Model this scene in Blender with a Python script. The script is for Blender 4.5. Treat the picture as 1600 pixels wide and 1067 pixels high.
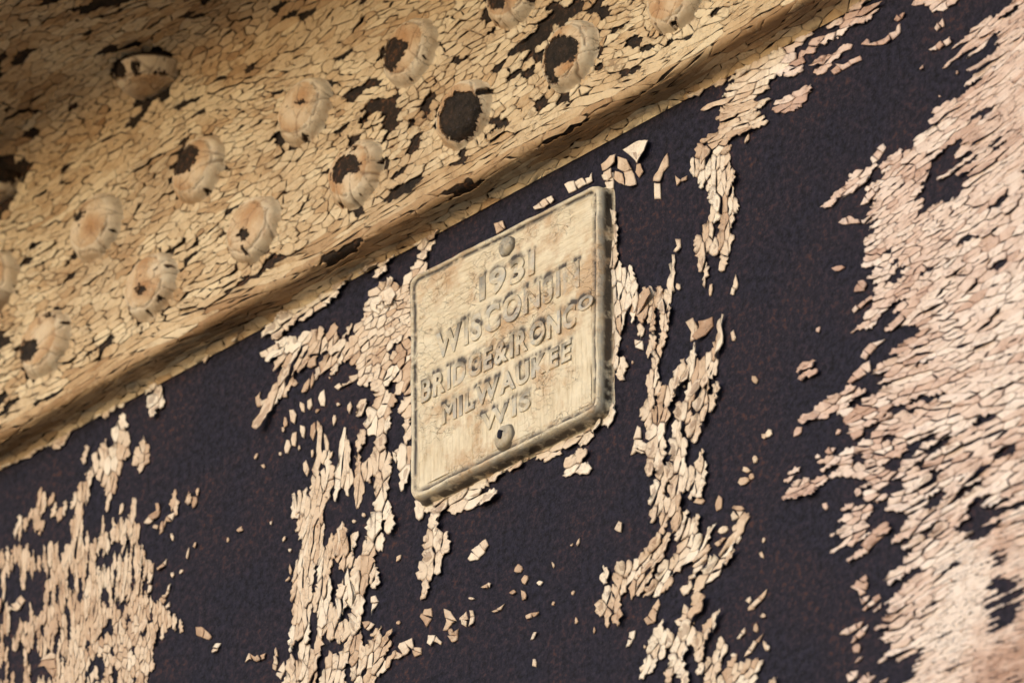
import bpy, math, random, bisect
import numpy as np
from mathutils import Vector, Matrix, noise as mnoise

for o in list(bpy.data.objects):
    bpy.data.objects.remove(o)
S = bpy.context.scene
rng = random.Random(7)

# ------------------------------------------------------------------ camera
A, E, D, PX = math.radians(46), math.radians(30.6), 5.0, 0.000305
F = D / PX
CAM = np.array([math.sin(A) * math.cos(E), -math.cos(A) * math.cos(E), -math.sin(E)]) * D
FW = -CAM / D
RT = np.cross(FW, [0, 0, 1.0]); RT /= np.linalg.norm(RT)
UP = np.cross(RT, FW)
cam = bpy.data.cameras.new('camera')
co = bpy.data.objects.new('camera', cam)
S.collection.objects.link(co)
m3 = Matrix((RT, UP, -FW)).transposed()
co.matrix_world = Matrix.Translation(Vector(CAM)) @ m3.to_4x4()
cam.sensor_width = 36.0
cam.lens = 36.0 * F / 1600.0
cam.clip_start, cam.clip_end = 0.1, 200
cam.dof.use_dof = True
cam.dof.focus_distance = D - 0.02
cam.dof.aperture_fstop = 14
S.camera = co

# ------------------------------------------------------------------ light
SUN_AZ, SUN_EL = math.radians(-8), math.radians(14)   # azimuth from the plate normal, towards the left
to_sun = Vector((math.sin(SUN_AZ) * math.cos(SUN_EL), -math.cos(SUN_AZ) * math.cos(SUN_EL), math.sin(SUN_EL)))
W = bpy.data.worlds.new('World'); S.world = W; W.use_nodes = True
nt = W.node_tree
sky = nt.nodes.new('ShaderNodeTexSky'); sky.sky_type = 'NISHITA'; sky.sun_disc = False
sky.sun_elevation = SUN_EL
sky.sun_rotation = math.atan2(to_sun.x, to_sun.y)
bg = nt.nodes['Background']; bg.inputs['Strength'].default_value = 0.15
nt.links.new(sky.outputs[0], bg.inputs['Color'])
sl = bpy.data.lights.new('sun', 'SUN'); sl.energy = 1.1; sl.angle = math.radians(60); sl.color = (1.0, 0.975, 0.945)
so = bpy.data.objects.new('sun', sl); S.collection.objects.link(so)
so.rotation_euler = to_sun.to_track_quat('Z', 'Y').to_euler()
so.location = to_sun * 10
S.view_settings.view_transform = 'Standard'; S.view_settings.look = 'None'
S.view_settings.gamma = 1.0
S.view_settings.exposure = 0.34

# ------------------------------------------------------------------ photograph <-> place geometry
def proj(P):
    P = np.asarray(P, float)
    d = P - CAM
    z = d @ FW
    return 800 + F * (d @ RT) / z, 533.5 - F * (d @ UP) / z
def ray(px, py):
    d = FW * F + RT * (px - 800) - UP * (py - 533.5)
    return d / np.linalg.norm(d)
def hit_y(px, py, y=0.0):
    d = ray(px, py); return CAM + d * (y - CAM[1]) / d[1]
CX, CY, CZ = (float(q) for q in CAM)
FX, FY, FZ = (float(q) for q in FW); RX, RY, RZ = (float(q) for q in RT); UX, UY, UZ = (float(q) for q in UP)
def on_web(px, py):
    a, b = px - 800, py - 533.5
    dx, dy, dz = FX * F + RX * a - UX * b, FY * F + RY * a - UY * b, FZ * F + RZ * a - UZ * b
    k = -CY / dy
    return CX + dx * k, CZ + dz * k
def proj1(p):
    dx, dy, dz = p[0] - CX, p[1] - CY, p[2] - CZ
    z = dx * FX + dy * FY + dz * FZ
    return 800 + F * (dx * RX + dy * RY + dz * RZ) / z, 533.5 - F * (dx * UX + dy * UY + dz * UZ) / z
def hit_z(px, py, z):
    d = ray(px, py); return CAM + d * (z - CAM[2]) / d[2]

# ------------------------------------------------------------------ node helpers
def new_mat(name):
    m = bpy.data.materials.new(name); m.use_nodes = True
    t = m.node_tree
    return m, t, t.nodes['Principled BSDF']
def N(t, kind, **kw):
    n = t.nodes.new(kind)
    for k, v in kw.items(): setattr(n, k, v)
    return n
def setv(n, **kw):
    for k, v in kw.items(): n.inputs[k.replace('_', ' ')].default_value = v
def mathn(t, op, a, b=None, c=None, clamp=False):
    n = N(t, 'ShaderNodeMath', operation=op, use_clamp=clamp)
    for i, v in enumerate((a, b, c)):
        if v is None: continue
        if isinstance(v, (int, float)): n.inputs[i].default_value = v
        else: t.links.new(v, n.inputs[i])
    return n.outputs[0]
def mixc(t, fac, a, b, blend='MIX'):
    n = N(t, 'ShaderNodeMix', data_type='RGBA', blend_type=blend)
    for sock, v in ((n.inputs[0], fac), (n.inputs[6], a), (n.inputs[7], b)):
        if isinstance(v, (int, float)): sock.default_value = v
        elif isinstance(v, tuple): sock.default_value = v + (1,) if len(v) == 3 else v
        else: t.links.new(v, sock)
    return n.outputs[2]
def pos(t, scale=(1, 1, 1), rot=(0, 0, 0)):
    g = N(t, 'ShaderNodeNewGeometry')
    mp = N(t, 'ShaderNodeMapping')
    mp.inputs['Scale'].default_value = scale
    mp.inputs['Rotation'].default_value = rot
    t.links.new(g.outputs['Position'], mp.inputs['Vector'])
    return mp.outputs[0]
def tnoise(t, v, scale, detail=3, rough=0.55, dist=0.0):
    n = N(t, 'ShaderNodeTexNoise')
    setv(n, Scale=scale, Detail=detail, Roughness=rough, Distortion=dist)
    t.links.new(v, n.inputs['Vector'])
    return n.outputs['Fac']
def ramp(t, f, lo, hi):
    n = N(t, 'ShaderNodeMapRange'); n.clamp = True
    n.inputs['From Min'].default_value = lo; n.inputs['From Max'].default_value = hi
    t.links.new(f, n.inputs['Value'])
    return n.outputs[0]
def bump(t, bsdf, parts):
    prev = None
    for h, dist, st in parts:
        b = N(t, 'ShaderNodeBump'); b.inputs['Distance'].default_value = dist; b.inputs['Strength'].default_value = st
        t.links.new(h, b.inputs['Height'])
        if prev is not None: t.links.new(prev, b.inputs['Normal'])
        prev = b.outputs[0]
    t.links.new(prev, bsdf.inputs['Normal'])
def attr(t, name):
    a = N(t, 'ShaderNodeAttribute'); a.attribute_name = name
    return a.outputs['Fac']

# ------------------------------------------------------------------ materials
def steel_mat(name, c1, c2, rust, rust_lo):
    m, t, b = new_mat(name)
    v = pos(t)
    n1 = tnoise(t, v, 300, 5, 0.75)
    n2 = tnoise(t, v, 900, 2, 0.6)
    n3 = tnoise(t, v, 22, 3, 0.6)
    c = mixc(t, ramp(t, n1, 0.38, 0.66), c1, c2)
    c = mixc(t, mathn(t, 'MULTIPLY', ramp(t, n3, 0.4, 0.7), 0.5), c, tuple(x * f for x, f in zip(c2, (0.85, 0.72, 0.62))))
    r = mathn(t, 'MULTIPLY', ramp(t, n1, rust_lo, rust_lo + 0.1), ramp(t, n3, 0.42, 0.6))
    c = mixc(t, mathn(t, 'MULTIPLY', r, 0.8), c, rust)
    c = mixc(t, mathn(t, 'MULTIPLY', ramp(t, n2, 0.60, 0.74), 0.45), c, (0.085, 0.08, 0.10))
    t.links.new(c, b.inputs['Base Color'])
    setv(b, Roughness=0.7)
    b.inputs['Specular IOR Level'].default_value = 0.16
    bump(t, b, [(n1, 0.0010, 0.55), (n2, 0.0006, 0.5), (n3, 0.004, 0.25)])
    return m
M_STEEL = steel_mat('bare_web_steel', (0.0032, 0.0033, 0.0078), (0.027, 0.0255, 0.048), (0.080, 0.034, 0.024), 0.53)
M_RUST = steel_mat('bare_rusty_steel', (0.010, 0.008, 0.007), (0.040, 0.028, 0.021), (0.15, 0.062, 0.026), 0.54)

def paint_mat(name, light, mid, dark, edge_c, grime):
    """old oil paint: cream, stained by rust and dirt; the flake attributes carry the wear and some painted-in sheen"""
    m, t, b = new_mat(name)
    v = pos(t)
    big = tnoise(t, v, 14, 3, 0.6)
    med = tnoise(t, v, 90, 4, 0.62)
    fine = tnoise(t, v, 700, 3, 0.6)
    streak = tnoise(t, pos(t, (1, 1, 0.25), (0, 0.2, 0)), 420, 4, 0.6)
    stain_sheen, edge, tone = attr(t, 'stain_sheen'), attr(t, 'edge'), attr(t, 'tone')
    f = mathn(t, 'ADD', mathn(t, 'MULTIPLY', med, 0.75), mathn(t, 'MULTIPLY', tone, 0.62))
    f = mathn(t, 'ADD', f, mathn(t, 'MULTIPLY', stain_sheen, 0.62))
    c = mixc(t, ramp(t, f, 0.12, 0.72), light, mid)
    c = mixc(t, mathn(t, 'MULTIPLY', ramp(t, f, 0.62, 1.2), 0.85), c, dark)
    blot = tnoise(t, v, 170, 4, 0.7)
    c = mixc(t, mathn(t, 'MULTIPLY', ramp(t, blot, 0.55, 0.72), 0.45), c, dark)
    c = mixc(t, mathn(t, 'MULTIPLY', ramp(t, blot, 0.42, 0.30), 0.40), c, light)
    c = mixc(t, mathn(t, 'MULTIPLY', ramp(t, streak, 0.52, 0.75), 0.22), c, dark)
    e = mathn(t, 'MULTIPLY', edge, mathn(t, 'ADD', 0.45, mathn(t, 'MULTIPLY', med, 0.75)), clamp=True)
    c = mixc(t, e, c, edge_c)
    c = mixc(t, mathn(t, 'MULTIPLY', ramp(t, big, 0.5, 0.78), grime), c, (0.27, 0.145, 0.06))
    # hairline crazing
    vo = N(t, 'ShaderNodeTexVoronoi', feature='DISTANCE_TO_EDGE')
    wv = N(t, 'ShaderNodeVectorMath', operation='ADD')
    nn = N(t, 'ShaderNodeTexNoise'); setv(nn, Scale=160.0, Detail=3.0)
    t.links.new(v, nn.inputs['Vector'])
    sc = N(t, 'ShaderNodeVectorMath', operation='SCALE'); sc.inputs['Scale'].default_value = 0.006
    t.links.new(nn.outputs['Color'], sc.inputs[0])
    t.links.new(v, wv.inputs[0]); t.links.new(sc.outputs[0], wv.inputs[1])
    vo.inputs['Scale'].default_value = 330
    t.links.new(wv.outputs[0], vo.inputs['Vector'])
    crack = ramp(t, vo.outputs['Distance'], 0.045, 0.0)
    crack = mathn(t, 'MULTIPLY', crack, ramp(t, med, 0.45, 0.62))
    c = mixc(t, mathn(t, 'MULTIPLY', crack, 0.55), c, (0.10, 0.055, 0.03))
    t.links.new(c, b.inputs['Base Color'])
    t.links.new(ramp(t, big, 1.4, 0.1), b.inputs['Roughness'])
    setv(b, Roughness=0.5)
    b.inputs['Specular IOR Level'].default_value = 0.4
    bump(t, b, [(med, 0.0012, 0.35), (fine, 0.0003, 0.5), (mathn(t, 'SUBTRACT', 1.0, crack), 0.0004, 0.6)])
    return m
M_WEBP = paint_mat('web_paint', (0.83, 0.755, 0.645), (0.63, 0.485, 0.36), (0.37, 0.225, 0.145), (0.17, 0.078, 0.05), 0.05)
M_WEBP2 = paint_mat('pink_web_paint', (0.82, 0.725, 0.67), (0.63, 0.465, 0.395), (0.38, 0.225, 0.165), (0.18, 0.075, 0.055), 0.05)
M_FLGP = paint_mat('flange_paint', (0.71, 0.595, 0.415), (0.53, 0.38, 0.225), (0.30, 0.17, 0.078), (0.11, 0.055, 0.03), 0.5)
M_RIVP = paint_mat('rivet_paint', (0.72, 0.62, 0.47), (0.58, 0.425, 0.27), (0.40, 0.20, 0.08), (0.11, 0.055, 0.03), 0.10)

def plate_mat(name, letter):
    m, t, b = new_mat(name)
    v = pos(t)
    med = tnoise(t, v, 70, 4, 0.62)
    big = tnoise(t, v, 24, 3, 0.6)
    fine = tnoise(t, v, 800, 3, 0.6)
    # brush streaks: along the text above, upright in the lower half
    s1 = tnoise(t, pos(t, (0.13, 1, 1), (0, 0.06, 0)), 620, 4, 0.65)
    s2 = tnoise(t, pos(t, (1, 1, 0.10), (0, 0.05, 0)), 620, 4, 0.65)
    sx = N(t, 'ShaderNodeSeparateXYZ'); g = N(t, 'ShaderNodeNewGeometry'); t.links.new(g.outputs['Position'], sx.inputs[0])
    sel = ramp(t, mathn(t, 'ADD', sx.outputs['Z'], mathn(t, 'MULTIPLY', mathn(t, 'SUBTRACT', big, 0.5), 0.12)), -0.035, 0.0)
    s = mathn(t, 'ADD', mathn(t, 'MULTIPLY', s1, sel), mathn(t, 'MULTIPLY', s2, mathn(t, 'SUBTRACT', 1.0, sel)))
    c = mixc(t, ramp(t, med, 0.35, 0.68), (0.72, 0.655, 0.51), (0.61, 0.52, 0.37))
    c = mixc(t, mathn(t, 'MULTIPLY', ramp(t, s, 0.50, 0.68), 0.50), c, (0.36, 0.26, 0.135))
    c = mixc(t, mathn(t, 'MULTIPLY', ramp(t, s, 0.46, 0.34), 0.55), c, (0.80, 0.71, 0.53))
    c = mixc(t, mathn(t, 'MULTIPLY', ramp(t, mathn(t, 'ADD', mathn(t, 'MULTIPLY', big, 0.6), mathn(t, 'MULTIPLY', tnoise(t, v, 150, 4, .7), 0.4)), 0.49, 0.60), 0.65), c, (0.42, 0.24, 0.11))
    # crazing, stretched
    vo = N(t, 'ShaderNodeTexVoronoi', feature='DISTANCE_TO_EDGE')
    nn = N(t, 'ShaderNodeTexNoise'); setv(nn, Scale=120.0, Detail=3.0); t.links.new(v, nn.inputs['Vector'])
    sc = N(t, 'ShaderNodeVectorMath', operation='SCALE'); sc.inputs['Scale'].default_value = 0.010
    t.links.new(nn.outputs['Color'], sc.inputs[0])
    wv = N(t, 'ShaderNodeVectorMath', operation='ADD')
    t.links.new(pos(t, (0.45, 1, 1)), wv.inputs[0]); t.links.new(sc.outputs[0], wv.inputs[1])
    vo.inputs['Scale'].default_value = 260; t.links.new(wv.outputs[0], vo.inputs['Vector'])
    crack = mathn(t, 'MULTIPLY', ramp(t, vo.outputs['Distance'], 0.026, 0.0), ramp(t, tnoise(t, v, 45, 2), 0.44, 0.60))
    c = mixc(t, mathn(t, 'MULTIPLY', crack, 0.55), c, (0.16, 0.10, 0.055))
    if letter:
        wear = ramp(t, tnoise(t, v, 110, 4, 0.65), 0.42, 0.60)
        c = mixc(t, mathn(t, 'MULTIPLY', wear, 0.75), c, (0.44, 0.44, 0.42))
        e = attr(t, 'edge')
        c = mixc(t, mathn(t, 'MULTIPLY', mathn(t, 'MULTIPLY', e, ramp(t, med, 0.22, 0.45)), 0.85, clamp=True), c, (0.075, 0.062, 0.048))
    else:
        e = attr(t, 'edge')
        c = mixc(t, mathn(t, 'MULTIPLY', mathn(t, 'MULTIPLY', e, ramp(t, tnoise(t, v, 130, 4, 0.7), 0.38, 0.58)), 0.85), c, (0.45, 0.455, 0.44))
        d = attr(t, 'stain_sheen')
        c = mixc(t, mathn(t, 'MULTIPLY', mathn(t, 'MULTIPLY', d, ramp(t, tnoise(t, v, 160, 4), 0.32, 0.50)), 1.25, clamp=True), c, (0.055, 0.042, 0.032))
    t.links.new(c, b.inputs['Base Color'])
    setv(b, Roughness=0.48)
    bump(t, b, [(med, 0.0016, 0.4), (s, 0.0007, 0.6), (fine, 0.0003, 0.4), (mathn(t, 'SUBTRACT', 1.0, crack), 0.0005, 0.8)])
    return m
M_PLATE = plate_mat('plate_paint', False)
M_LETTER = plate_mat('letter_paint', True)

m, t, b = new_mat('dry_ground')
v = pos(t)
c = mixc(t, tnoise(t, v, 0.8, 5, 0.6), (0.18, 0.15, 0.11), (0.26, 0.22, 0.165))
t.links.new(c, b.inputs['Base Color']); setv(b, Roughness=0.95)
M_GROUND = m

# ------------------------------------------------------------------ object helpers
def link(o):
    S.collection.objects.link(o); return o
def thing(name, loc, label, cat, group=None):
    o = link(bpy.data.objects.new(name, None))
    o.location = loc; o.empty_display_size = 0.02
    o['label'] = label; o['category'] = cat
    if group: o['group'] = group
    o['_w'] = 0
    return o
WLOC = {}
def part(name, verts, faces, mat, parent, smooth=None, attrs=None, center=True, kind=None, label=None):
    v = np.asarray(verts, float)
    c = v.mean(axis=0) if center else np.zeros(3)
    me = bpy.data.meshes.new(name)
    me.from_pydata((v - c).tolist(), [], faces)
    me.materials.append(mat)
    if smooth is True: me.polygons.foreach_set('use_smooth', [True] * len(me.polygons))
    elif smooth is not None: me.polygons.foreach_set('use_smooth', smooth)
    for k, vals in (attrs or {}).items():
        a = me.attributes.new(k, 'FLOAT', 'POINT'); a.data.foreach_set('value', np.asarray(vals, np.float32))
    me.update()
    o = link(bpy.data.objects.new(name, me))
    pl = WLOC.get(parent.name, Vector((0, 0, 0))) if parent else Vector((0, 0, 0))
    WLOC[o.name] = Vector(c)
    if parent: o.parent = parent
    o.location = Vector(c) - pl
    if kind: o['kind'] = kind
    if label: o['label'] = label
    return o
def mk_thing(name, loc, label, cat, group=None):
    o = thing(name, loc, label, cat, group); del o['_w']
    WLOC[o.name] = Vector(loc)
    return o

# ------------------------------------------------------------------ traced paint outlines (pixels of the photograph, turned into places on the steel below)
PLUS = [
 # fringe under the angle and the drips at the left
 [(-60,756),(0,722),(100,669),(200,616),(300,563),(415,503),(415,510),(345,530),(298,566),(270,583),(250,596),(235,609),(215,614),(200,625),(185,634),(175,648),(150,658),(140,655),(116,668),(119,678),(105,697),(86,707),(80,694),(52,713),(22,718),(0,732),(-60,766)],
 [(238,604),(250,590),(254,608),(257,628),(252,642),(240,648),(238,666),(230,661),(236,640),(236,620)],
 [(186,645),(195,655),(208,668),(203,678),(204,690),(200,705),(197,720),(190,735),(182,748),(180,765),(172,782),(163,778),(165,760),(150,756),(143,765),(135,802),(117,802),(118,775),(128,755),(142,745),(148,730),(152,712),(140,718),(126,722),(122,706),(135,703),(150,692),(160,686),(160,672),(170,685),(174,700),(178,690),(178,665)],
 [(198,706),(208,706),(218,708),(222,698),(238,702),(232,718),(222,735),(215,740),(216,726),(200,724)],
 [(22,820),(30,806),(35,818),(47,800),(60,792),(65,775),(92,774),(90,788),(78,800),(62,800),(50,818),(30,838),(18,842)],
 [(40,832),(55,822),(75,802),(105,788),(118,780),(116,792),(98,803),(75,818),(58,835),(45,838)],
 [(263,795),(270,780),(278,772),(284,780),(290,778),(296,767),(299,775),(292,795),(282,800),(268,797)],
 # left mass
 [(117,798),(133,800),(130,815),(134,830),(130,842),(145,847),(150,840),(152,826),(163,822),(160,838),(172,836),(178,818),(190,806),(206,803),(209,812),(221,812),(221,830),(215,852),(222,862),(228,878),(235,888),(231,902),(222,918),(215,912),(222,928),(238,936),(252,940),(258,955),(275,960),(284,972),(286,984),(270,980),(262,976),(258,992),(250,985),(246,1005),(240,1022),(232,1028),(242,1042),(233,1055),(228,1075),(228,1170),(90,1170),(92,1060),(86,1040),(92,1015),(93,985),(100,975),(92,960),(70,940),(70,930),(76,925),(72,900),(70,890),(60,885),(50,895),(48,885),(30,880),(15,895),(0,900),(-60,900),(-60,862),(0,864),(25,862),(45,866),(70,864),(72,870),(100,873),(106,858),(112,835),(115,815)],
 [(-60,978),(0,972),(18,970),(20,985),(32,985),(35,968),(48,975),(52,958),(58,968),(75,962),(70,940),(95,945),(110,990),(90,1000),(85,1008),(62,1012),(55,1010),(48,1025),(38,1030),(42,1005),(30,1000),(28,990),(0,995),(-60,998)],
 [(-60,1010),(0,1012),(20,1010),(30,998),(26,1025),(18,1025),(14,1045),(8,1055),(6,1035),(0,1030),(-60,1030)],
 [(60,1042),(70,1028),(82,1018),(88,1022),(90,1045),(85,1060),(78,1050),(70,1040)],
 [(36,1067),(38,1048),(50,1048),(50,1067),(45,1150),(30,1150)], [(-60,1065),(25,1060),(20,1150),(-60,1150)],
 [(55,1067),(75,1055),(92,1050),(92,1150),(55,1150)], [(-5,938),(6,935),(4,955),(-5,962)],
 [(14,960),(16,945),(25,942),(30,935),(34,930),(41,938),(34,952),(26,955),(20,950)],
 [(236,885),(243,880),(240,900),(238,925),(232,930),(234,905)], [(246,888),(258,878),(263,873),(260,885),(250,893)],
 [(252,935),(260,930),(264,915),(270,912),(266,925),(260,938),(256,945)], [(260,948),(266,940),(267,948),(262,952)],
 [(308,980),(318,980),(328,988),(333,995),(328,1000),(315,995),(308,992)], [(332,1018),(338,1005),(347,1005),(342,1018),(335,1021)],
 [(384,1035),(390,1020),(400,1026),(412,1022),(418,1020),(416,1030),(402,1034),(393,1030)],
 [(228,818),(235,805),(245,798),(252,798),(250,808),(240,815),(232,820)], [(250,836),(258,815),(265,806),(275,800),(270,815),(262,815),(256,830)],
 # left of the plate
 [(408,552),(420,545),(438,537),(440,545),(425,556),(412,560)], [(416,533),(422,513),(440,498),(455,505),(455,518),(447,535),(438,545),(425,543)],
 [(440,496),(470,474),(510,452),(541,434),(541,444),(520,455),(535,455),(520,475),(505,483),(495,492),(475,500),(455,505)],
 [(575,422),(585,410),(600,398),(625,384),(628,392),(615,408),(605,410),(605,425),(598,430),(593,415)],
 [(625,378),(650,372),(680,358),(682,375),(670,398),(660,385),(650,378),(632,384)],
 [(655,415),(662,395),(672,405),(676,418),(668,420),(662,430),(655,428),(648,440),(638,440),(640,425)],
 [(445,525),(475,515),(490,520),(508,507),(515,520),(525,515),(545,517),(558,512),(570,500),(578,480),(576,465),(585,455),(600,443),(612,445),(622,455),(630,440),(645,437),(650,470),(650,560),(648,640),(640,650),(630,650),(624,640),(625,630),(615,622),(606,606),(600,590),(590,600),(580,605),(570,605),(565,590),(560,562),(548,560),(545,575),(520,585),(500,595),(494,590),(498,575),(490,565),(480,580),(470,590),(462,592),(455,605),(445,618),(440,625),(425,622),(430,600),(436,590),(436,570),(432,555),(440,545)],
 [(402,622),(408,612),(406,620),(412,628),(425,620),(425,625),(415,635),(405,637)],
 [(586,600),(600,575),(606,598),(616,618),(624,622),(612,640),(619,650),(616,660),(607,668),(613,685),(612,692),(610,700),(609,730),(610,765),(608,780),(611,800),(604,815),(600,830),(590,840),(582,845),(578,830),(582,800),(585,780),(580,760),(581,720),(583,690),(572,695),(566,688),(574,670),(572,660),(567,650),(568,612),(580,611),(582,630)],
 [(490,730),(500,728),(508,732),(520,728),(528,735),(533,722),(545,728),(548,722),(560,718),(563,712),(580,712),(584,740),(584,770),(560,768),(545,776),(535,776),(525,768),(518,766),(510,800),(512,820),(503,850),(500,880),(490,895),(474,905),(462,935),(455,935),(460,905),(468,870),(467,835),(462,800),(460,790),(468,765),(474,760),(477,768),(488,765)],
 [(523,605),(530,600),(545,600),(550,590),(562,585),(560,592),(545,603),(530,610)],
 [(633,650),(646,648),(646,745),(632,746),(627,730),(630,690)], [(617,705),(625,700),(628,708),(622,715),(620,725),(616,718)],
 [(645,790),(800,715),(955,640),(960,640),(951,663),(933,678),(921,681),(912,699),(897,699),(879,717),(875,703),(855,720),(840,722),(786,747),(735,780),(714,797),(699,810),(692,800),(668,802),(660,816),(645,815)],
 [(740,780),(770,762),(783,757),(784,768),(765,785),(748,797),(742,790)],
 [(883,735),(890,722),(905,715),(912,712),(922,708),(922,720),(930,728),(928,740),(920,755),(914,745),(900,748),(895,755),(888,745)],
 [(668,830),(672,815),(684,806),(692,815),(688,830),(692,835),(703,840),(700,855),(690,862),(692,885),(685,897),(678,893),(676,910),(673,928),(664,928),(662,905),(660,895),(658,880),(662,862),(668,865),(667,845)],
 [(732,873),(745,855),(755,845),(760,842),(765,852),(758,865),(748,875),(735,877)],
 # lower column under the left side
 [(500,860),(515,852),(530,845),(540,828),(552,822),(562,838),(575,835),(580,822),(592,815),(598,825),(604,848),(592,866),(584,872),(596,885),(590,900),(594,918),(586,928),(574,920),(568,930),(570,950),(566,975),(570,995),(582,998),(590,992),(605,985),(612,995),(622,1003),(610,1018),(595,1030),(612,1024),(614,1032),(605,1048),(588,1064),(580,1170),(448,1170),(450,1070),(456,1030),(456,1000),(462,960),(466,930),(470,900),(490,890)],
 [(582,933),(588,930),(593,940),(586,952),(584,962)], [(567,972),(577,970),(587,975),(580,987),(572,982)],
 [(625,1005),(640,1000),(648,998),(648,1010),(640,1022),(632,1025),(625,1030),(615,1030)], [(668,1005),(670,992),(683,992),(692,1003),(690,1008),(680,1002),(676,1010)],
 [(648,1012),(660,1012),(660,1022),(650,1027)], [(660,965),(665,952),(675,950),(677,965),(668,980),(664,972)],
 [(697,952),(705,955),(715,970),(708,975),(700,985),(693,985),(700,970)], [(722,965),(730,955),(734,970),(730,980),(722,975)],
 [(737,955),(743,955),(742,975),(735,980)], [(702,985),(708,982),(712,995),(718,982),(716,1000),(710,1005),(704,995)],
 [(754,918),(765,910),(770,912),(768,918),(757,920)], [(772,957),(780,950),(790,943),(785,953),(775,958)],
 [(427,1045),(431,1020),(435,1012),(436,1035),(432,1048)], [(433,1055),(445,1033),(448,1045),(440,1062)],
 [(457,800),(470,800),(470,812),(462,810)], [(606,800),(624,800),(622,825),(625,838),(615,846),(606,845),(609,820)],
 # column right of the plate, lower
 [(1030,800),(1105,800),(1103,815),(1092,825),(1085,845),(1075,862),(1065,862),(1070,835),(1062,842),(1052,840),(1055,825),(1040,825),(1028,825),(1015,820),(1012,800)],
 [(1035,830),(1050,828),(1048,838),(1045,850),(1038,870),(1036,885),(1022,895),(1028,870),(1027,848)],
 [(970,875),(980,872),(982,880),(1000,868),(1008,870),(1012,868),(1020,880),(1018,910),(1040,880),(1060,865),(1068,865),(1070,858),(1085,850),(1100,840),(1115,835),(1118,845),(1110,868),(1100,872),(1092,870),(1075,880),(1072,892),(1062,890),(1055,905),(1050,922),(1035,925),(1025,930),(1005,945),(1002,946),(1012,930),(1022,915),(1005,925),(997,925),(993,912),(990,935),(978,937),(975,930),(974,960),(970,970),(960,978),(957,965),(945,965),(933,965),(933,942),(943,938),(943,912),(952,903),(960,908),(965,895),(975,892)],
 [(1095,870),(1102,875),(1100,885),(1085,905),(1075,925),(1065,935),(1062,920),(1068,912),(1085,895),(1088,880)],
 [(1105,885),(1125,870),(1130,858),(1142,853),(1147,870),(1135,880),(1120,900),(1110,912),(1100,925),(1110,925),(1108,935),(1095,955),(1085,960),(1078,965),(1080,945),(1090,925),(1095,905)],
 [(1055,970),(1065,965),(1073,945),(1078,950),(1075,965),(1068,980),(1060,978)], [(1012,965),(1030,935),(1033,945),(1028,960),(1028,972),(1013,977),(1009,968)],
 [(1015,1005),(1025,990),(1035,977),(1048,985),(1050,1005),(1048,1015),(1035,1030),(1025,1035),(1015,1052),(1008,1047),(1012,1030),(1020,1012)],
 [(1064,990),(1075,970),(1085,962),(1090,970),(1085,1005),(1078,1020),(1078,1040),(1075,1052),(1055,1062),(1050,1045),(1048,1035),(1055,1025),(1052,1010),(1060,992)],
 [(1090,1010),(1095,985),(1105,978),(1112,965),(1118,960),(1130,966),(1120,980),(1112,1005),(1105,1015),(1102,1035),(1108,1040),(1105,1060),(1090,1058)],
 [(1110,1030),(1118,1005),(1130,995),(1135,1005),(1138,1015),(1130,1040),(1125,1045),(1128,1060),(1110,1065),(1105,1045)],
 [(1140,1045),(1150,1030),(1158,1040),(1170,1035),(1180,1025),(1190,1020),(1188,1050),(1190,1170),(1100,1170),(1102,1066),(1130,1066)],
 [(1025,1067),(1040,1052),(1050,1045),(1050,1055),(1038,1067),(1030,1140),(1015,1140)], [(1065,1067),(1075,1060),(1085,1067),(1085,1140),(1060,1140)],
 [(961,827),(970,815),(976,818),(972,832),(965,830)], [(1143,805),(1150,799),(1164,799),(1158,810),(1145,814)],
 [(1118,850),(1130,840),(1138,840),(1125,855)], [(980,1012),(985,988),(995,985),(993,995),(985,1010)],
 [(1152,998),(1165,980),(1166,990),(1158,998)], [(1170,950),(1185,935),(1200,920),(1195,935),(1180,952),(1170,954)],
 [(1165,1027),(1170,1015),(1180,1003),(1195,990),(1188,1002),(1175,1020)],
 [(823,962),(830,958),(846,957),(840,962),(825,968)], [(830,1000),(835,988),(842,988),(836,998)],
 # column right of the plate, upper
 [(1040,605),(1048,592),(1060,583),(1072,575),(1062,570),(1080,558),(1089,568),(1092,582),(1108,562),(1112,543),(1122,550),(1137,540),(1122,558),(1119,590),(1106,602),(1115,610),(1130,607),(1132,616),(1118,630),(1106,645),(1102,670),(1098,688),(1085,698),(1078,705),(1090,715),(1100,703),(1108,712),(1113,735),(1108,768),(1103,777),(1085,770),(1068,778),(1058,795),(1050,803),(1012,803),(1020,775),(1030,745),(1033,735),(1022,742),(1016,740),(1022,722),(1014,705),(1020,690),(1016,672),(1008,660),(1010,650),(1025,640),(1030,615),(1033,600)],
 [(1012,612),(1022,580),(1028,585),(1034,592),(1030,605),(1028,630),(1020,645),(1018,655),(1005,660),(1003,648),(1008,632),(1014,625)],
 [(986,712),(992,690),(997,665),(1002,668),(1005,690),(1015,695),(1012,708),(1005,710),(998,700),(992,710)],
 [(950,335),(965,325),(970,335),(968,352),(970,385),(972,405),(970,430),(978,428),(985,420),(990,419),(1000,450),(1002,455),(990,465),(985,490),(985,500),(980,515),(978,540),(970,548),(978,547),(985,552),(980,570),(975,600),(968,612),(960,605),(955,560)],
 [(1003,455),(1010,447),(1012,458),(1020,460),(1030,460),(1035,440),(1040,445),(1048,443),(1058,455),(1050,468),(1051,490),(1048,500),(1045,510),(1048,530),(1045,545),(1038,550),(1030,548),(1032,555),(1030,570),(1022,570),(1020,560),(1022,552),(1012,545),(1018,540),(1018,510),(1012,505),(1005,510),(1005,520),(1000,530),(992,528),(998,510),(1002,495),(985,492),(988,475),(995,462)],
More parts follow.
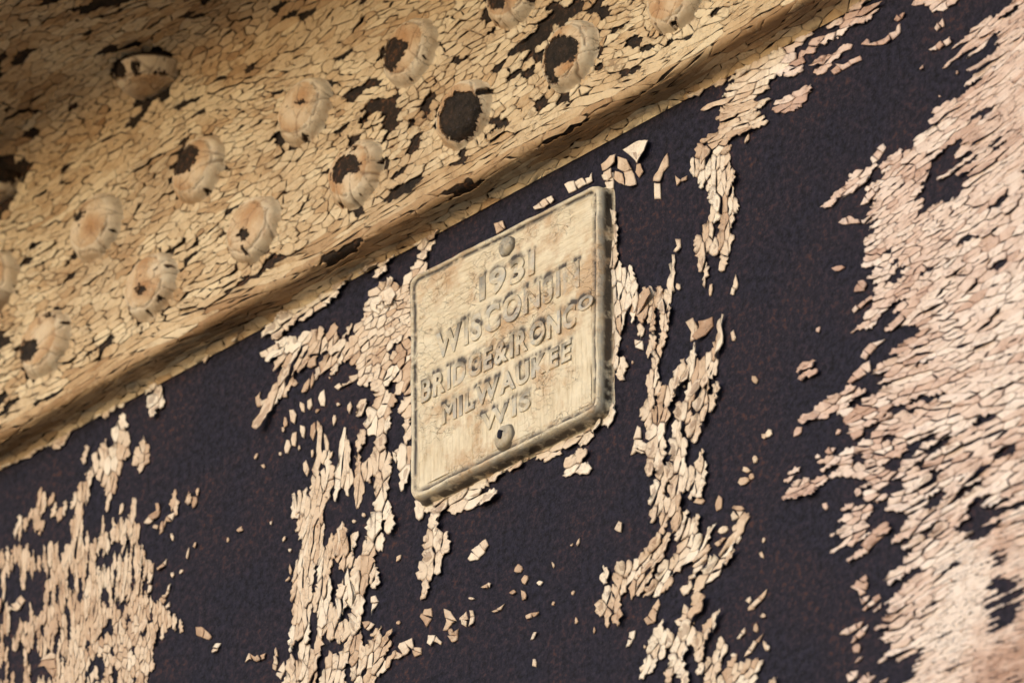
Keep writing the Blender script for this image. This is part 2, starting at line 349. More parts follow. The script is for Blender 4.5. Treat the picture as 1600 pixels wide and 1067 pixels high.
 [(993,531),(1005,533),(1007,548),(997,545)], [(1142,460),(1148,440),(1152,430),(1155,445),(1148,462)],
 [(1105,220),(1120,200),(1128,200),(1145,208),(1140,225),(1141,240),(1140,260),(1148,262),(1152,262),(1151,295),(1155,320),(1157,330),(1150,342),(1148,355),(1143,362),(1140,365),(1142,375),(1148,385),(1140,395),(1138,405),(1140,420),(1125,421),(1120,395),(1120,380),(1128,375),(1126,360),(1115,358),(1108,330),(1118,330),(1115,310),(1118,305),(1108,303),(1104,295),(1100,300),(1094,295),(1092,275),(1082,277),(1076,262),(1083,250),(1078,238),(1090,235),(1095,228)],
 [(1080,348),(1088,340),(1095,345),(1102,350),(1108,342),(1112,355),(1118,365),(1112,380),(1110,410),(1108,430),(1097,430),(1095,400),(1087,385),(1092,376),(1100,385),(1104,392),(1103,375),(1095,358),(1086,358)],
 [(943,275),(960,270),(960,290),(958,305),(955,310),(950,292)],
 [(885,290),(905,282),(923,278),(926,270),(928,285),(905,296),(890,303)], [(835,325),(850,312),(865,307),(870,314),(855,324),(840,330)], [(773,350),(788,346),(792,357),(778,367)],
 # along the angle, right
 [(1050,167),(1110,135),(1160,109),(1200,88),(1250,62),(1262,52),(1270,45),(1266,60),(1258,70),(1250,80),(1262,78),(1280,68),(1300,55),(1318,45),(1340,30),(1355,15),(1362,25),(1345,42),(1330,45),(1322,52),(1300,62),(1280,72),(1265,85),(1265,95),(1250,110),(1265,105),(1262,115),(1252,128),(1245,118),(1225,122),(1208,125),(1195,140),(1185,148),(1183,155),(1205,148),(1208,160),(1190,172),(1192,185),(1200,190),(1192,200),(1175,205),(1165,212),(1150,212),(1140,210),(1130,200),(1125,190),(1132,180),(1130,165),(1135,148),(1140,140),(1135,130),(1115,137),(1085,152),(1060,166)],
 [(1280,46),(1310,30),(1330,20),(1345,10),(1360,2),(1355,12),(1338,22),(1358,22),(1360,30),(1345,45),(1330,45),(1318,50),(1300,45)],
 [(1265,100),(1290,85),(1310,78),(1325,72),(1334,63),(1337,70),(1325,82),(1322,90),(1310,95),(1300,100),(1292,108),(1285,116),(1277,108),(1275,100)],
 [(1300,112),(1310,102),(1320,102),(1345,88),(1348,95),(1330,104),(1320,110),(1305,118)],
 [(1207,168),(1215,158),(1222,160),(1235,152),(1255,138),(1262,137),(1268,143),(1260,152),(1260,160),(1248,168),(1230,170),(1215,172)],
 [(1349,72),(1357,62),(1361,65),(1358,72),(1385,60),(1402,50),(1405,40),(1408,38),(1408,52),(1395,65),(1385,70),(1370,72)],
 [(1398,32),(1410,22),(1417,22),(1412,30),(1403,35)], [(1446,30),(1450,18),(1456,8),(1462,-40),(1515,-40),(1490,12),(1478,18),(1462,18),(1452,26)],
 [(1461,45),(1475,30),(1477,42),(1465,50)], [(1455,80),(1465,70),(1488,60),(1490,68),(1470,78),(1458,82)],
 [(1512,58),(1524,50),(1525,35),(1535,22),(1542,30),(1550,18),(1556,22),(1575,20),(1578,28),(1570,40),(1568,55),(1555,60),(1540,65),(1530,72),(1535,78),(1525,82),(1518,75),(1520,65)],
 [(1585,-40),(1720,-40),(1720,0),(1590,8)],
 # right mass
 [(1720,-60),(1640,-10),(1600,12),(1585,20),(1575,45),(1560,58),(1558,75),(1545,85),(1535,90),(1525,97),(1522,120),(1525,132),(1518,140),(1508,148),(1500,150),(1495,145),(1490,150),(1475,160),(1455,175),(1450,180),(1462,183),(1468,188),(1455,198),(1445,208),(1430,222),(1425,232),(1420,240),(1412,235),(1395,242),(1380,252),(1372,262),(1380,262),(1390,268),(1375,275),(1385,282),(1375,285),(1362,290),(1372,300),(1372,320),(1360,328),(1367,345),(1367,370),(1355,382),(1360,392),(1350,412),(1365,430),(1368,450),(1367,470),(1370,482),(1352,500),(1348,512),(1365,510),(1378,505),(1380,490),(1395,480),(1410,470),(1408,490),(1395,510),(1410,512),(1420,505),(1440,505),(1440,525),(1420,535),(1400,545),(1380,555),(1372,575),(1362,580),(1378,592),(1388,600),(1375,620),(1352,622),(1338,632),(1320,640),(1316,650),(1330,655),(1316,670),(1340,672),(1335,685),(1345,690),(1330,700),(1315,712),(1305,725),(1312,735),(1305,745),(1320,748),(1335,745),(1330,752),(1350,755),(1355,770),(1350,785),(1340,790),(1320,785),(1325,800),(1315,815),(1318,835),(1322,858),(1345,843),(1352,845),(1358,830),(1362,815),(1385,815),(1400,800),(1408,815),(1400,840),(1420,838),(1430,845),(1428,865),(1420,880),(1425,885),(1412,890),(1395,895),(1388,905),(1392,920),(1400,910),(1420,905),(1415,920),(1395,935),(1385,940),(1388,960),(1375,975),(1385,990),(1365,1005),(1372,1010),(1395,1000),(1393,1035),(1400,1045),(1420,1030),(1422,1020),(1432,1022),(1435,1040),(1430,1060),(1420,1067),(1420,1170),(1720,1170)],
 [(1340,873),(1352,850),(1365,835),(1375,825),(1390,825),(1392,830),(1380,840),(1368,850),(1355,870)],
 [(1332,918),(1345,905),(1355,898),(1358,905),(1350,912),(1360,912),(1352,928),(1345,932),(1342,922)], [(1345,935),(1360,930),(1358,940),(1348,945)],
 [(1348,952),(1362,940),(1375,928),(1378,935),(1362,948),(1352,955)], [(1365,955),(1380,943),(1378,950),(1368,957)],
 [(1316,992),(1325,982),(1345,972),(1352,972),(1345,982),(1325,992)], [(1330,1005),(1345,985),(1358,975),(1355,988),(1340,1002)],
 [(1336,1036),(1342,1028),(1350,1025),(1345,1033)], [(1372,1035),(1385,1026),(1388,1030),(1375,1037)],
 [(1325,1055),(1330,1050),(1342,1047),(1340,1058),(1328,1066)], [(1342,1065),(1350,1055),(1360,1050),(1355,1062),(1370,1055),(1360,1070),(1345,1080)],
 [(1375,1067),(1390,1058),(1385,1067)], [(1200,1065),(1205,1058),(1212,1055),(1212,1067),(1210,1120),(1200,1120)],
 [(1250,575),(1256,568),(1262,580),(1270,575),(1275,580),(1290,580),(1302,580),(1310,585),(1300,590),(1285,588),(1272,597),(1265,590),(1258,587)],
 [(1325,598),(1335,583),(1350,570),(1362,565),(1362,580),(1345,592),(1330,600)], [(1345,558),(1350,548),(1362,540),(1375,533),(1385,530),(1370,545),(1362,553),(1355,563)],
 [(1247,665),(1260,650),(1275,645),(1290,632),(1300,625),(1295,615),(1303,610),(1310,612),(1312,622),(1330,605),(1342,600),(1350,608),(1352,620),(1338,630),(1320,638),(1300,645),(1280,655),(1260,662)],
 [(1290,706),(1298,700),(1308,700),(1306,708),(1295,710)],
 [(1227,755),(1235,742),(1242,728),(1255,725),(1262,727),(1250,735),(1243,745),(1250,755),(1265,752),(1280,748),(1290,735),(1290,720),(1305,715),(1310,722),(1300,735),(1310,742),(1300,752),(1285,757),(1278,770),(1262,778),(1245,782),(1228,785),(1230,768),(1240,765),(1238,752)],
 [(1288,322),(1295,310),(1310,300),(1325,285),(1340,267),(1355,268),(1366,275),(1360,285),(1340,295),(1320,305),(1310,315),(1295,322)],
 [(1313,350),(1318,342),(1330,338),(1340,345),(1350,345),(1368,335),(1352,350),(1335,350),(1318,352)], [(1345,322),(1352,308),(1358,300),(1362,290),(1376,288),(1374,300),(1360,318)],
 [(1332,485),(1345,475),(1362,462),(1368,466),(1350,480),(1335,490)], [(1338,458),(1342,440),(1350,438),(1357,445),(1352,455)], [(1362,250),(1370,240),(1382,225),(1386,232),(1375,250),(1365,258)],
]
MINUS = [
 [(155,880),(160,865),(170,860),(182,862),(195,855),(195,865),(185,872),(175,880),(173,895),(160,897)], [(126,905),(136,900),(136,920),(132,938),(122,935),(124,920)],
 [(83,935),(95,918),(96,925),(88,942)], [(110,942),(118,936),(116,955),(108,950)], [(105,970),(113,968),(112,985),(106,982)], [(190,945),(198,942),(195,965),(185,980),(188,960)],
 [(160,935),(165,925),(178,935),(165,950)], [(134,1040),(145,1032),(156,1018),(163,1028),(166,1045),(166,1067),(150,1050),(138,1060),(136,1140),(133,1140)], [(178,1050),(188,1047),(187,1067),(186,1140),(178,1140)],
 [(205,905),(218,905),(220,915),(210,920)], [(85,985),(100,985),(92,998)], [(138,870),(143,870),(142,888),(137,888)], [(172,970),(182,972),(176,985)], [(160,985),(166,980),(168,990),(160,995)],
 [(607,545),(623,541),(622,558)], [(610,617),(618,605),(637,598),(622,611),(616,622)], [(613,592),(622,582),(625,590)], [(498,562),(506,550),(508,562),(500,572)], [(484,572),(494,566),(489,588),(484,585)],
 [(540,840),(552,840),(550,850),(540,852)], [(530,855),(538,850),(538,862),(530,868)], [(560,840),(570,868),(566,876),(558,865)], [(522,905),(525,885),(558,888),(556,898),(540,905),(530,925),(520,930)],
 [(497,930),(503,928),(497,965),(492,1000),(484,1000),(490,960)], [(538,955),(552,950),(554,965),(546,973),(540,968)], [(510,1000),(522,1010),(535,1005),(532,1022),(520,1030),(510,1025)],
 [(463,1000),(470,995),(475,1020),(478,1048),(472,1050),(465,1030)], [(490,1000),(495,1000),(505,1030),(500,1035),(490,1030),(488,1015)], [(495,1050),(504,1047),(503,1067),(502,1140),(495,1140)], [(466,1060),(472,1055),(475,1140),(465,1140)],
 [(570,985),(580,992),(575,1002),(566,1005),(563,995)],
 [(1032,600),(1037,593),(1034,625),(1030,637),(1027,625)], [(1052,650),(1058,630),(1062,615),(1070,605),(1080,605),(1070,618),(1062,640),(1058,655)], [(1043,705),(1046,680),(1049,655),(1052,660),(1048,695),(1044,730)],
 [(1072,690),(1075,660),(1090,640),(1088,655),(1082,672),(1080,690)], [(1072,735),(1080,745),(1076,760),(1071,755)], [(1045,790),(1048,760),(1052,790),(1050,803),(1046,803)], [(1103,620),(1110,610),(1114,618)], [(1058,770),(1070,760),(1085,765),(1070,778),(1062,785)],
 [(1031,475),(1037,478),(1035,530),(1030,530)], [(1003,528),(1018,505),(1020,530),(1010,540)], [(1171,120),(1185,122),(1188,117),(1182,142),(1175,135)],
 [(1452,255),(1462,240),(1480,235),(1495,222),(1510,215),(1513,222),(1500,235),(1505,240),(1512,250),(1515,258),(1510,290),(1500,305),(1480,320),(1470,330),(1455,345),(1440,340),(1438,335),(1442,300),(1450,280)],
 [(1518,185),(1530,175),(1548,172),(1540,185),(1525,190)], [(1548,235),(1558,222),(1568,220),(1560,238),(1552,240)], [(1506,350),(1512,340),(1520,338),(1512,350)], [(1505,380),(1512,372),(1516,376),(1508,384)], [(1450,398),(1462,390),(1458,400)],
 [(1434,430),(1446,420),(1446,428)], [(1464,450),(1472,440),(1476,446),(1470,454)], [(1388,440),(1405,415),(1415,415),(1408,440),(1395,445)], [(1382,388),(1395,390),(1397,402)], [(1448,483),(1465,475),(1460,483)], [(1575,525),(1588,514),(1582,526)], [(1385,480),(1415,468),(1400,482)],
 [(1462,683),(1475,678),(1495,680),(1492,700),(1480,712),(1465,708),(1450,712),(1465,695)], [(1362,575),(1365,555),(1385,540),(1402,535),(1405,545),(1390,560),(1375,575)], [(1362,600),(1375,590),(1380,595),(1370,605),(1350,600)],
 [(1380,630),(1400,635),(1430,630),(1440,632),(1420,640),(1400,645),(1385,640)], [(1440,625),(1455,620),(1472,618),(1470,628),(1455,632)], [(1405,600),(1420,595),(1415,603)], [(1420,612),(1440,598),(1432,612)], [(1482,572),(1502,570),(1490,586),(1482,582)],
 [(1535,660),(1550,645),(1572,635),(1570,645),(1545,657)], [(1385,765),(1400,755),(1420,750),(1405,770),(1390,785),(1378,800),(1375,790)], [(1440,790),(1470,765),(1485,755),(1485,765),(1470,785),(1450,795)], [(1550,740),(1565,725),(1580,720),(1560,742)], [(1525,800),(1530,785),(1540,775),(1535,795),(1535,810)],
 [(1550,790),(1565,785),(1575,780),(1572,800),(1555,800)], [(1510,815),(1522,800),(1555,800),(1560,815),(1558,832),(1540,845),(1522,845),(1515,830)], [(1548,868),(1562,858),(1575,868),(1568,880),(1555,885),(1548,880)],
 [(1550,920),(1552,900),(1562,890),(1570,905),(1590,908),(1602,910),(1605,940),(1595,960),(1578,975),(1560,985),(1545,990),(1543,985),(1552,970),(1548,950),(1550,935)], [(1408,845),(1430,840),(1428,860),(1420,880),(1405,870),(1400,855)],
 [(1420,1020),(1432,1020),(1436,1037),(1424,1042)], [(1443,857),(1467,840),(1455,857)], [(1360,800),(1390,803),(1396,815),(1370,825),(1358,820)], [(1430,885),(1445,880),(1440,895),(1425,905)],
 [(1340,668),(1358,662),(1372,668),(1356,676)], [(1385,722),(1402,714),(1398,726),(1384,732)], [(1420,700),(1436,690),(1444,696),(1428,706)], [(1346,722),(1362,716),(1356,728)],
]
ISLANDS = [[(1455,330),(1462,320),(1475,308),(1478,315),(1475,325),(1460,335)], [(1478,272),(1484,268),(1484,276),(1479,278)]]
# single flakes: x, y, width, height (upright unless an angle follows)
SINGLES = [(310,768,5,12),(305,785,8,16),(191,795,6,14),(248,793,8,14),(377,828,9,9),(358,843,4,9),(306,852,5,8),(295,865,4,16),(285,893,5,7),(271,898,6,8),(271,840,5,12),(245,824,7,7),(254,822,5,16),
 (462,599,9,11),(480,605,8,26),(490,595,6,21),(505,622,10,23),(497,642,6,9),(485,633,7,18),(474,637,8,15),(460,650,10,21),(447,660,7,13),(444,672,6,9),(530,632,7,6),(548,637,8,21),(565,633,7,13),(524,656,7,19),(475,675,9,23),(491,672,8,29),(500,670,8,21),(461,688,8,23),(451,697,8,23),(469,700,4,9),(512,692,6,31),(508,715,5,23),(519,712,6,11),(490,709,7,15),(479,732,9,21),(402,714,5,11),(413,729,6,6),(440,710,4,6),
 (738,935,8,5),(624,973,7,6),(625,872,6,11),(455,891,6,14),(452,905,5,8),(455,860,6,6),(446,842,6,8),(425,817,4,6),(570,805,7,9),(555,815,4,5),
 (1132,827,13,12),(1150,825,9,10),(1153,842,11,14),(1172,938,8,10),(812,890,11,14),(822,906,9,16),(845,911,8,9),(803,926,8,10),(820,930,10,16),(902,970,5,9),(837,1035,7,14),(905,848,5,12),(895,852,4,5),(866,943,4,6),(866,883,4,8),(897,927,4,8),(930,985,3,10),(1195,844,6,8),(1192,868,8,9),(1195,963,8,8),(1183,982,6,14),(1148,1024,8,8),(1198,1010,5,14),
 (1062,450,6,12),(1112,455,6,21),(1148,527,8,16),(1169,218,6,14),(1442,107,5,8),(1497,115,4,5),(1342,1012,13,13),(1202,1012,5,10),(1248,675,13,13),(1204,678,10,12),(1280,714,8,7),(1291,792,7,10),(1312,675,9,10),(1343,770,10,12),(1311,420,16,8),(1280,516,8,9),(1181,594,10,11),(1176,745,8,10),(1168,735,12,10),(1164,752,14,12),(1182,718,9,12),(1196,682,9,10),(1095,783,16,14),(1125,787,12,20),(1155,795,16,8)]
# flakes with an outline of their own, strongly lifted: outline, lift (m), stain
CURLS = [
 ([(974,235),(990,225),(1000,220),(1010,220),(1018,222),(1014,240),(1005,252),(1000,258),(990,248)], 0.006, -0.6),
 ([(940,258),(955,244),(968,244),(966,256),(950,266),(942,268)], 0.005, 0.2), ([(968,246),(985,252),(990,266),(978,270),(966,264)], 0.005, 0.15),
 ([(976,270),(988,266),(994,280),(997,290),(990,294),(982,292)], 0.004, 0.1), ([(962,268),(974,272),(980,292),(970,288),(960,280)], 0.003, 0.35), ([(996,258),(1005,258),(1009,270),(1000,279),(994,270)], 0.003, 0.2), ([(944,270),(958,264),(960,278),(950,285),(943,280)], 0.003, 0.3),
 ([(985,490),(990,472),(1005,455),(1018,450),(1025,462),(1010,480),(995,495)], 0.007, 0.9),
 ([(1075,505),(1090,500),(1094,512),(1088,530),(1080,535),(1082,520)], 0.006, 0.5), ([(1092,502),(1104,500),(1115,495),(1116,510),(1105,525),(1095,535),(1089,530),(1095,514)], 0.006, 0.6),
 ([(1024,312),(1026,288),(1034,288),(1034,312)], 0.003, 0.2), ([(1026,286),(1027,275),(1032,262),(1040,245),(1044,240),(1046,260),(1038,270),(1035,286)], 0.004, 0.25),
 ([(1056,275),(1062,280),(1066,282),(1060,292)], 0.002, 0.3), ([(1066,280),(1075,275),(1075,282),(1068,286)], 0.002, 0.3), ([(1056,374),(1064,374),(1066,388),(1060,397),(1056,395),(1060,386)], 0.003, 0.2),
 ([(600,455),(612,447),(622,462),(616,478),(603,480)], 0.004, -0.4), ([(585,470),(597,462),(602,480),(594,492),(584,486)], 0.004, -0.3), ([(1360,862),(1352,855),(1362,838),(1376,826),(1390,826),(1380,840),(1368,850)], 0.005, 0.7),
 ([(1316,312),(1330,296),(1350,282),(1364,276),(1358,286),(1336,298)], 0.004, -0.1), ([(540,900),(548,888),(552,905),(556,930),(552,950),(542,948),(541,920)], 0.004, -0.7), ([(498,965),(503,935),(508,950),(514,975),(508,985),(500,980)], 0.004, -0.5),
]
# bare places on the angle and its rivets
CHIPS = [
 [(40,-60),(95,-60),(95,0),(105,10),(80,8),(60,5)], [(120,14),(140,5),(140,-60),(200,-60),(200,0),(195,15),(180,18),(170,10),(150,12),(130,16)], [(85,28),(95,24),(102,32),(95,35)], [(150,80),(160,70),(175,66),(185,72),(165,80),(155,84)],
 [(455,20),(490,20),(500,30),(480,38),(470,40),(460,30)], [(376,88),(388,72),(396,80),(388,92)], [(195,195),(220,185),(218,195),(208,203)], [(15,90),(30,83),(45,75),(62,70),(60,78),(40,85),(35,95),(18,98)], [(45,205),(65,202),(60,210),(50,212)],
 [(-15,245),(10,238),(25,250),(35,248),(45,260),(50,270),(30,278),(10,285),(-15,285)], [(177,98),(190,95),(200,110),(195,120),(182,125),(176,112)], [(205,100),(215,95),(220,100),(213,110),(222,115),(210,118)], [(245,112),(258,110),(262,118),(252,118)], [(-20,80),(4,90),(4,125),(-20,130)],
 [(268,262),(278,245),(282,232),(290,235),(300,228),(312,235),(308,250),(300,265),(290,270),(275,275)], [(462,160),(475,157),(480,162),(470,165)], [(470,208),(482,212),(488,222),(478,220)], [(118,335),(125,328),(135,332),(132,342),(120,347)],
 [(373,368),(385,356),(392,368),(382,378)], [(346,358),(356,346),(354,360)], [(528,145),(535,138),(542,150),(538,162),(530,158)], [(543,150),(560,135),(580,128),(590,126),(588,138),(575,145),(560,152),(548,155)],
 [(565,170),(575,162),(600,160),(605,145),(612,155),(630,158),(625,175),(628,190),(622,205),(610,203),(600,195),(595,180),(585,175),(580,190),(568,192)], [(668,160),(675,148),(690,140),(685,155),(672,163)], [(658,188),(668,163),(670,180),(664,188)],
 [(775,105),(790,95),(785,115),(770,132),(768,120)], [(733,105),(755,90),(762,95),(740,108)], [(688,180),(700,155),(715,145),(735,145),(750,155),(752,175),(745,190),(742,210),(730,220),(715,222),(700,215),(690,200)],
 [(757,222),(770,195),(780,178),(788,182),(785,200),(775,215),(765,222)], [(634,237),(640,222),(655,208),(672,203),(662,220),(648,237),(640,240)], [(530,235),(545,222),(565,210),(574,200),(572,212),(552,230),(533,242)], [(523,207),(540,196),(540,207)],
 [(600,85),(608,65),(620,62),(640,68),(635,85),(625,100),(615,113),(603,105)], [(852,82),(860,65),(880,55),(900,62),(905,80),(898,95),(880,100),(868,108),(875,130),(860,130),(852,110)],
 [(820,85),(830,60),(845,40),(862,30),(870,15),(890,10),(905,-30),(908,20),(890,30),(880,45),(862,50),(850,65),(845,90),(850,110),(838,95),(825,92)], [(820,112),(830,103),(830,124),(820,124)], [(825,145),(840,155),(857,146),(857,160),(838,172),(826,160)],
 [(950,65),(965,53),(972,70),(955,82)], [(988,62),(1000,56),(1004,72),(992,74)], [(983,108),(994,100),(992,117),(981,117)], [(930,5),(945,-10),(947,20),(930,22)], [(960,47),(977,38),(972,52)], [(520,270),(528,252),(540,245),(555,243),(566,258),(560,270),(545,270),(535,288),(522,285)],
 [(690,310),(705,300),(720,288),(738,289),(732,302),(710,318)], [(628,297),(645,281),(660,263),(667,275),(682,274),(660,294),(645,302)], [(640,310),(652,296),(652,314)], [(600,307),(622,294),(616,312)], [(860,212),(870,198),(880,203),(897,204),(887,217),(872,222)],
 [(760,-50),(792,-50),(792,0),(787,14),(770,16),(763,0)], [(1193,47),(1215,33),(1237,18),(1234,34),(1212,47),(1200,52)], [(1108,22),(1122,10),(1127,25),(1115,30)], [(138,554),(155,538),(180,523),(185,530),(165,547),(148,557)],
 [(33,545),(40,533),(60,532),(60,545),(50,562),(35,565)], [(-10,625),(15,610),(14,626),(-10,638)], [(-10,655),(10,635),(32,620),(34,633),(15,644),(-10,660)], [(-10,520),(15,517),(23,525),(15,541),(-10,552)],
 [(213,457),(222,443),(230,455),(220,462)], [(247,462),(255,462),(254,470),(247,470)], [(68,497),(80,486),(84,498)], [(499,382),(512,373),(517,385),(503,388)], [(411,414),(425,403),(430,412),(416,420)], [(520,388),(540,395),(557,389),(545,402),(525,404)], [(71,622),(90,610),(86,622)],
 [(1045,68),(1056,62),(1052,74)], [(1010,92),(1022,88),(1018,100)], [(1000,120),(1010,116),(1006,128)], [(460,320),(472,312),(468,324)], [(425,255),(440,247),(436,260)], [(590,255),(606,244),(602,258)], [(715,240),(732,230),(726,246)],
]

X0, Y0 = -200, -200
MW, MH = 2000, 1500
def raster(polys, val, img):
    for p in polys:
        p = np.asarray(p, float)
        xa, xb = int(p[:, 0].min()) - 1, int(p[:, 0].max()) + 2
        ya, yb = int(p[:, 1].min()) - 1, int(p[:, 1].max()) + 2
        xs = np.arange(xa, xb) + 0.5; ys = np.arange(ya, yb) + 0.5
        gx, gy = np.meshgrid(xs, ys)
        ins = np.zeros(gx.shape, bool)
        for (x1, y1), (x2, y2) in zip(p, np.roll(p, -1, axis=0)):
            if y1 == y2: continue
            c = (gy >= min(y1, y2)) & (gy < max(y1, y2)) & (gx < x1 + (gy - y1) * (x2 - x1) / (y2 - y1))
            ins ^= c
        sub = img[ya - Y0:yb - Y0, xa - X0:xb - X0]
        sub[ins[:sub.shape[0], :sub.shape[1]]] = val
def parea(p): return 0.5 * abs(sum(p[i - 1][0] * p[i][1] - p[i][0] * p[i - 1][1] for i in range(len(p))))
SMALL = [p for p in PLUS if parea(p) < 620 and all(-20 < q[0] < 1620 and -20 < q[1] < 1090 for q in p)]
PLUS = [p for p in PLUS if p not in SMALL]
mask = np.zeros((MH, MW), np.uint8)
raster(PLUS, 1, mask); raster(MINUS, 0, mask); raster(ISLANDS, 1, mask)
chip = np.zeros((MH, MW), np.uint8); raster(CHIPS, 1, chip)
def at_mask(img, x, y):
    i, j = int(y) - Y0, int(x) - X0
    return 0 <= i < MH and 0 <= j < MW and img[i, j] > 0

# ------------------------------------------------------------------ crack cells (anisotropic cells with a direction field)
def pair_hash(i, j, k=0.0):
    h = math.sin(min(i, j) * 12.9898 + max(i, j) * 78.233 + k) * 43758.5453
    return h - math.floor(h)
class Cells:
    root = None
    def merge(self, p_along, p_side, kept, cap=5):
        """let some neighbours keep together as one larger flake"""
        n = len(self.s); root = list(range(n)); size = [1] * n
        def find(a):
            while root[a] != a: root[a] = root[root[a]]; a = root[a]
            return a
        for i in range(n):
            if not kept[i]: continue
            x, y = self.s[i]; k = (int(x // self.h), int(y // self.h))
            for a in (-1, 0, 1):
                for b in (-1, 0, 1):
                    for j in self.grid.get((k[0] + a, k[1] + b), ()):
                        if j <= i or not kept[j]: continue
                        d = self.s[j] - self.s[i]
                        al = abs(d @ self.u[i]) / self.L[i]; ac = abs(d @ self.v[i]) / self.W[i]
                        if al * al + ac * ac > 1.1: continue
                        p = p_along if al > ac else p_side
                        if pair_hash(i, j, 4.2) < p:
                            ra, rb = find(i), find(j)
                            if ra != rb and size[ra] + size[rb] <= cap:
                                root[ra] = rb; size[rb] += size[ra]
        self.root = [find(i) for i in range(n)]
    def __init__(self, seeds, ang, L, Wd, gap):
        self.s = np.asarray(seeds, float); n = len(self.s)
        self.gap = gap
        u = np.stack([np.cos(ang), np.sin(ang)], 1); v = np.stack([-u[:, 1], u[:, 0]], 1)
        self.u, self.v, self.L, self.W = u, v, L, Wd
        M = np.zeros((n, 2, 2))
        for a, b, sc in ((u, u, L), (v, v, Wd)):
            M += np.einsum('ni,nj->nij', a, b) / (sc ** 2)[:, None, None]
        self.M = M
        self.h = max(float(L.max()) * 1.05, 1e-6)
        self.grid = {}
        for i, (x, y) in enumerate(self.s):
            self.grid.setdefault((int(x // self.h), int(y // self.h)), []).append(i)
    def cell(self, i):
        x, y = self.s[i]; k = (int(x // self.h), int(y // self.h))
        cand = [j for a in (-1, 0, 1) for b in (-1, 0, 1) for j in self.grid.get((k[0] + a, k[1] + b), ()) if j != i]
        u, v, L, Wd = self.u[i], self.v[i], self.L[i], self.W[i]
        poly = []
        for a, b in ((-1, -1), (1, -1), (1, 1), (-1, 1)):
            p = 1.6 * L * a * u + 1.6 * Wd * b * v
            poly.append((p[0], p[1], -1))
        if cand:
            cand = np.array(cand)
            d = self.s[cand] - self.s[i]
            Mi = 0.5 * (self.M[cand] + self.M[i])
            nv = np.einsum('nij,nj->ni', Mi, d)
            q = np.einsum('ni,ni->n', nv, d)
            o = np.argsort(q)[:22]
            g = self.gap[i]
            for j, (nx, ny), qq in zip(cand[o].tolist(), nv[o].tolist(), q[o].tolist()):
                if qq > 9: break
                ln = math.hypot(nx, ny)
                if self.root is not None and self.root[i] == self.root[j]: lim = 0.5 * qq
                else: lim = 0.5 * qq - g * (0.18 + 2.2 * pair_hash(i, j) ** 3.2) * ln
                out = []
                m = len(poly)
                dist = [p[0] * nx + p[1] * ny - lim for p in poly]
                if max(dist) <= 0: continue
                for a in range(m):
                    p, pn = poly[a], poly[(a + 1) % m]
                    da, db = dist[a], dist[(a + 1) % m]
                    if da <= 0: out.append(p)
                    if (da <= 0) != (db <= 0):
                        t = da / (da - db)
                        xx, yy = p[0] + t * (pn[0] - p[0]), p[1] + t * (pn[1] - p[1])
                        out.append((xx, yy, j if da <= 0 else p[2]))
                poly = out
                if len(poly) < 3: return []
        return [(p[0] + x, p[1] + y, p[2]) for p in poly]

def scatter(n, bounds, field, accept, rmin, seed):
    """darts with the local cell size as spacing"""
    r = np.random.default_rng(seed)
    P = np.stack([r.uniform(bounds[0], bounds[1], n), r.uniform(bounds[2], bounds[3], n)], 1)
    P = P[accept(P)]
    ang, L, Wd = field(P)[:3]
    f = r.uniform(0.72, 1.12, len(P)) * rmin
    h = float(L.max())
    cu, su = np.cos(ang), np.sin(ang)
    grid = {}; keep = []
    for i in range(len(P)):
        x, y = P[i]; k = (int(x // h), int(y // h)); ok = True
        c, s, l, w, ff = cu[i], su[i], L[i], Wd[i], f[i] ** 2
        for a in (-1, 0, 1):
            for b in (-1, 0, 1):
                for (qx, qy) in grid.get((k[0] + a, k[1] + b), ()):
                    dx, dy = x - qx, y - qy
                    if ((dx * c + dy * s) / l) ** 2 + ((-dx * s + dy * c) / w) ** 2 < ff: ok = False; break
                if not ok: break
            if not ok: break
        if ok:
            grid.setdefault(k, []).append((x, y)); keep.append(i)
    return P[keep]

def rough_outline(poly, free, unit, amp, amp_free, seed):
    """angular outline whose edges wander a little; returns points and how free each is"""
    pts, fr = [], []
    m = len(poly)
    k = 0.5 / unit
    fl = [free(p[2]) for p in poly]      # True: open edge, None: goes on in the neighbour
    for a in range(m):
        x1, y1, j = poly[a]; x2, y2, _ = poly[(a + 1) % m]
        ln = math.hypot(x2 - x1, y2 - y1)
        if ln < 0.3 * unit: continue
        isf = fl[a]
        both = isf or fl[a - 1]
        inn = isf is None and fl[a - 1] is None
        # the corner itself, moved by a field that the neighbours share
        q = Vector((x1 * k, y1 * k, 11.3))
        pts.append((x1 + mnoise.noise(q) * amp * unit * .5, y1 + mnoise.noise(q + Vector((0, 0, 9))) * amp * unit * .5))
        fr.append(1.0 if both else (-1.0 if inn else 0.0))
        nx, ny = -(y2 - y1) / ln, (x2 - x1) / ln
        if ln < 1.3 * unit: ts = ()
        elif ln < 3.0 * unit: ts = (0.5,)
        else: ts = (0.3, 0.66)
        if isf:
            ts = (0.5,) if ln < 1.5 * unit else ((0.28, 0.55, 0.8) if ln < 4 * unit else (0.15, 0.32, 0.5, 0.66, 0.84))
        for t in ts:
            t += rng.uniform(-.06, .06) if isf else 0
            x, y = x1 + t * (x2 - x1), y1 + t * (y2 - y1)
            if isf: w = rng.uniform(-1.0, 0.55) * amp_free * unit * min(1.0, ln / unit / 2)
            else: w = mnoise.noise(Vector((x * k, y * k, 3.1))) * amp * unit * min(1.0, ln / unit / 2)
            pts.append((x + nx * w, y + ny * w)); fr.append(1.0 if isf else (-1.0 if isf is None else 0.0))
    return pts, fr

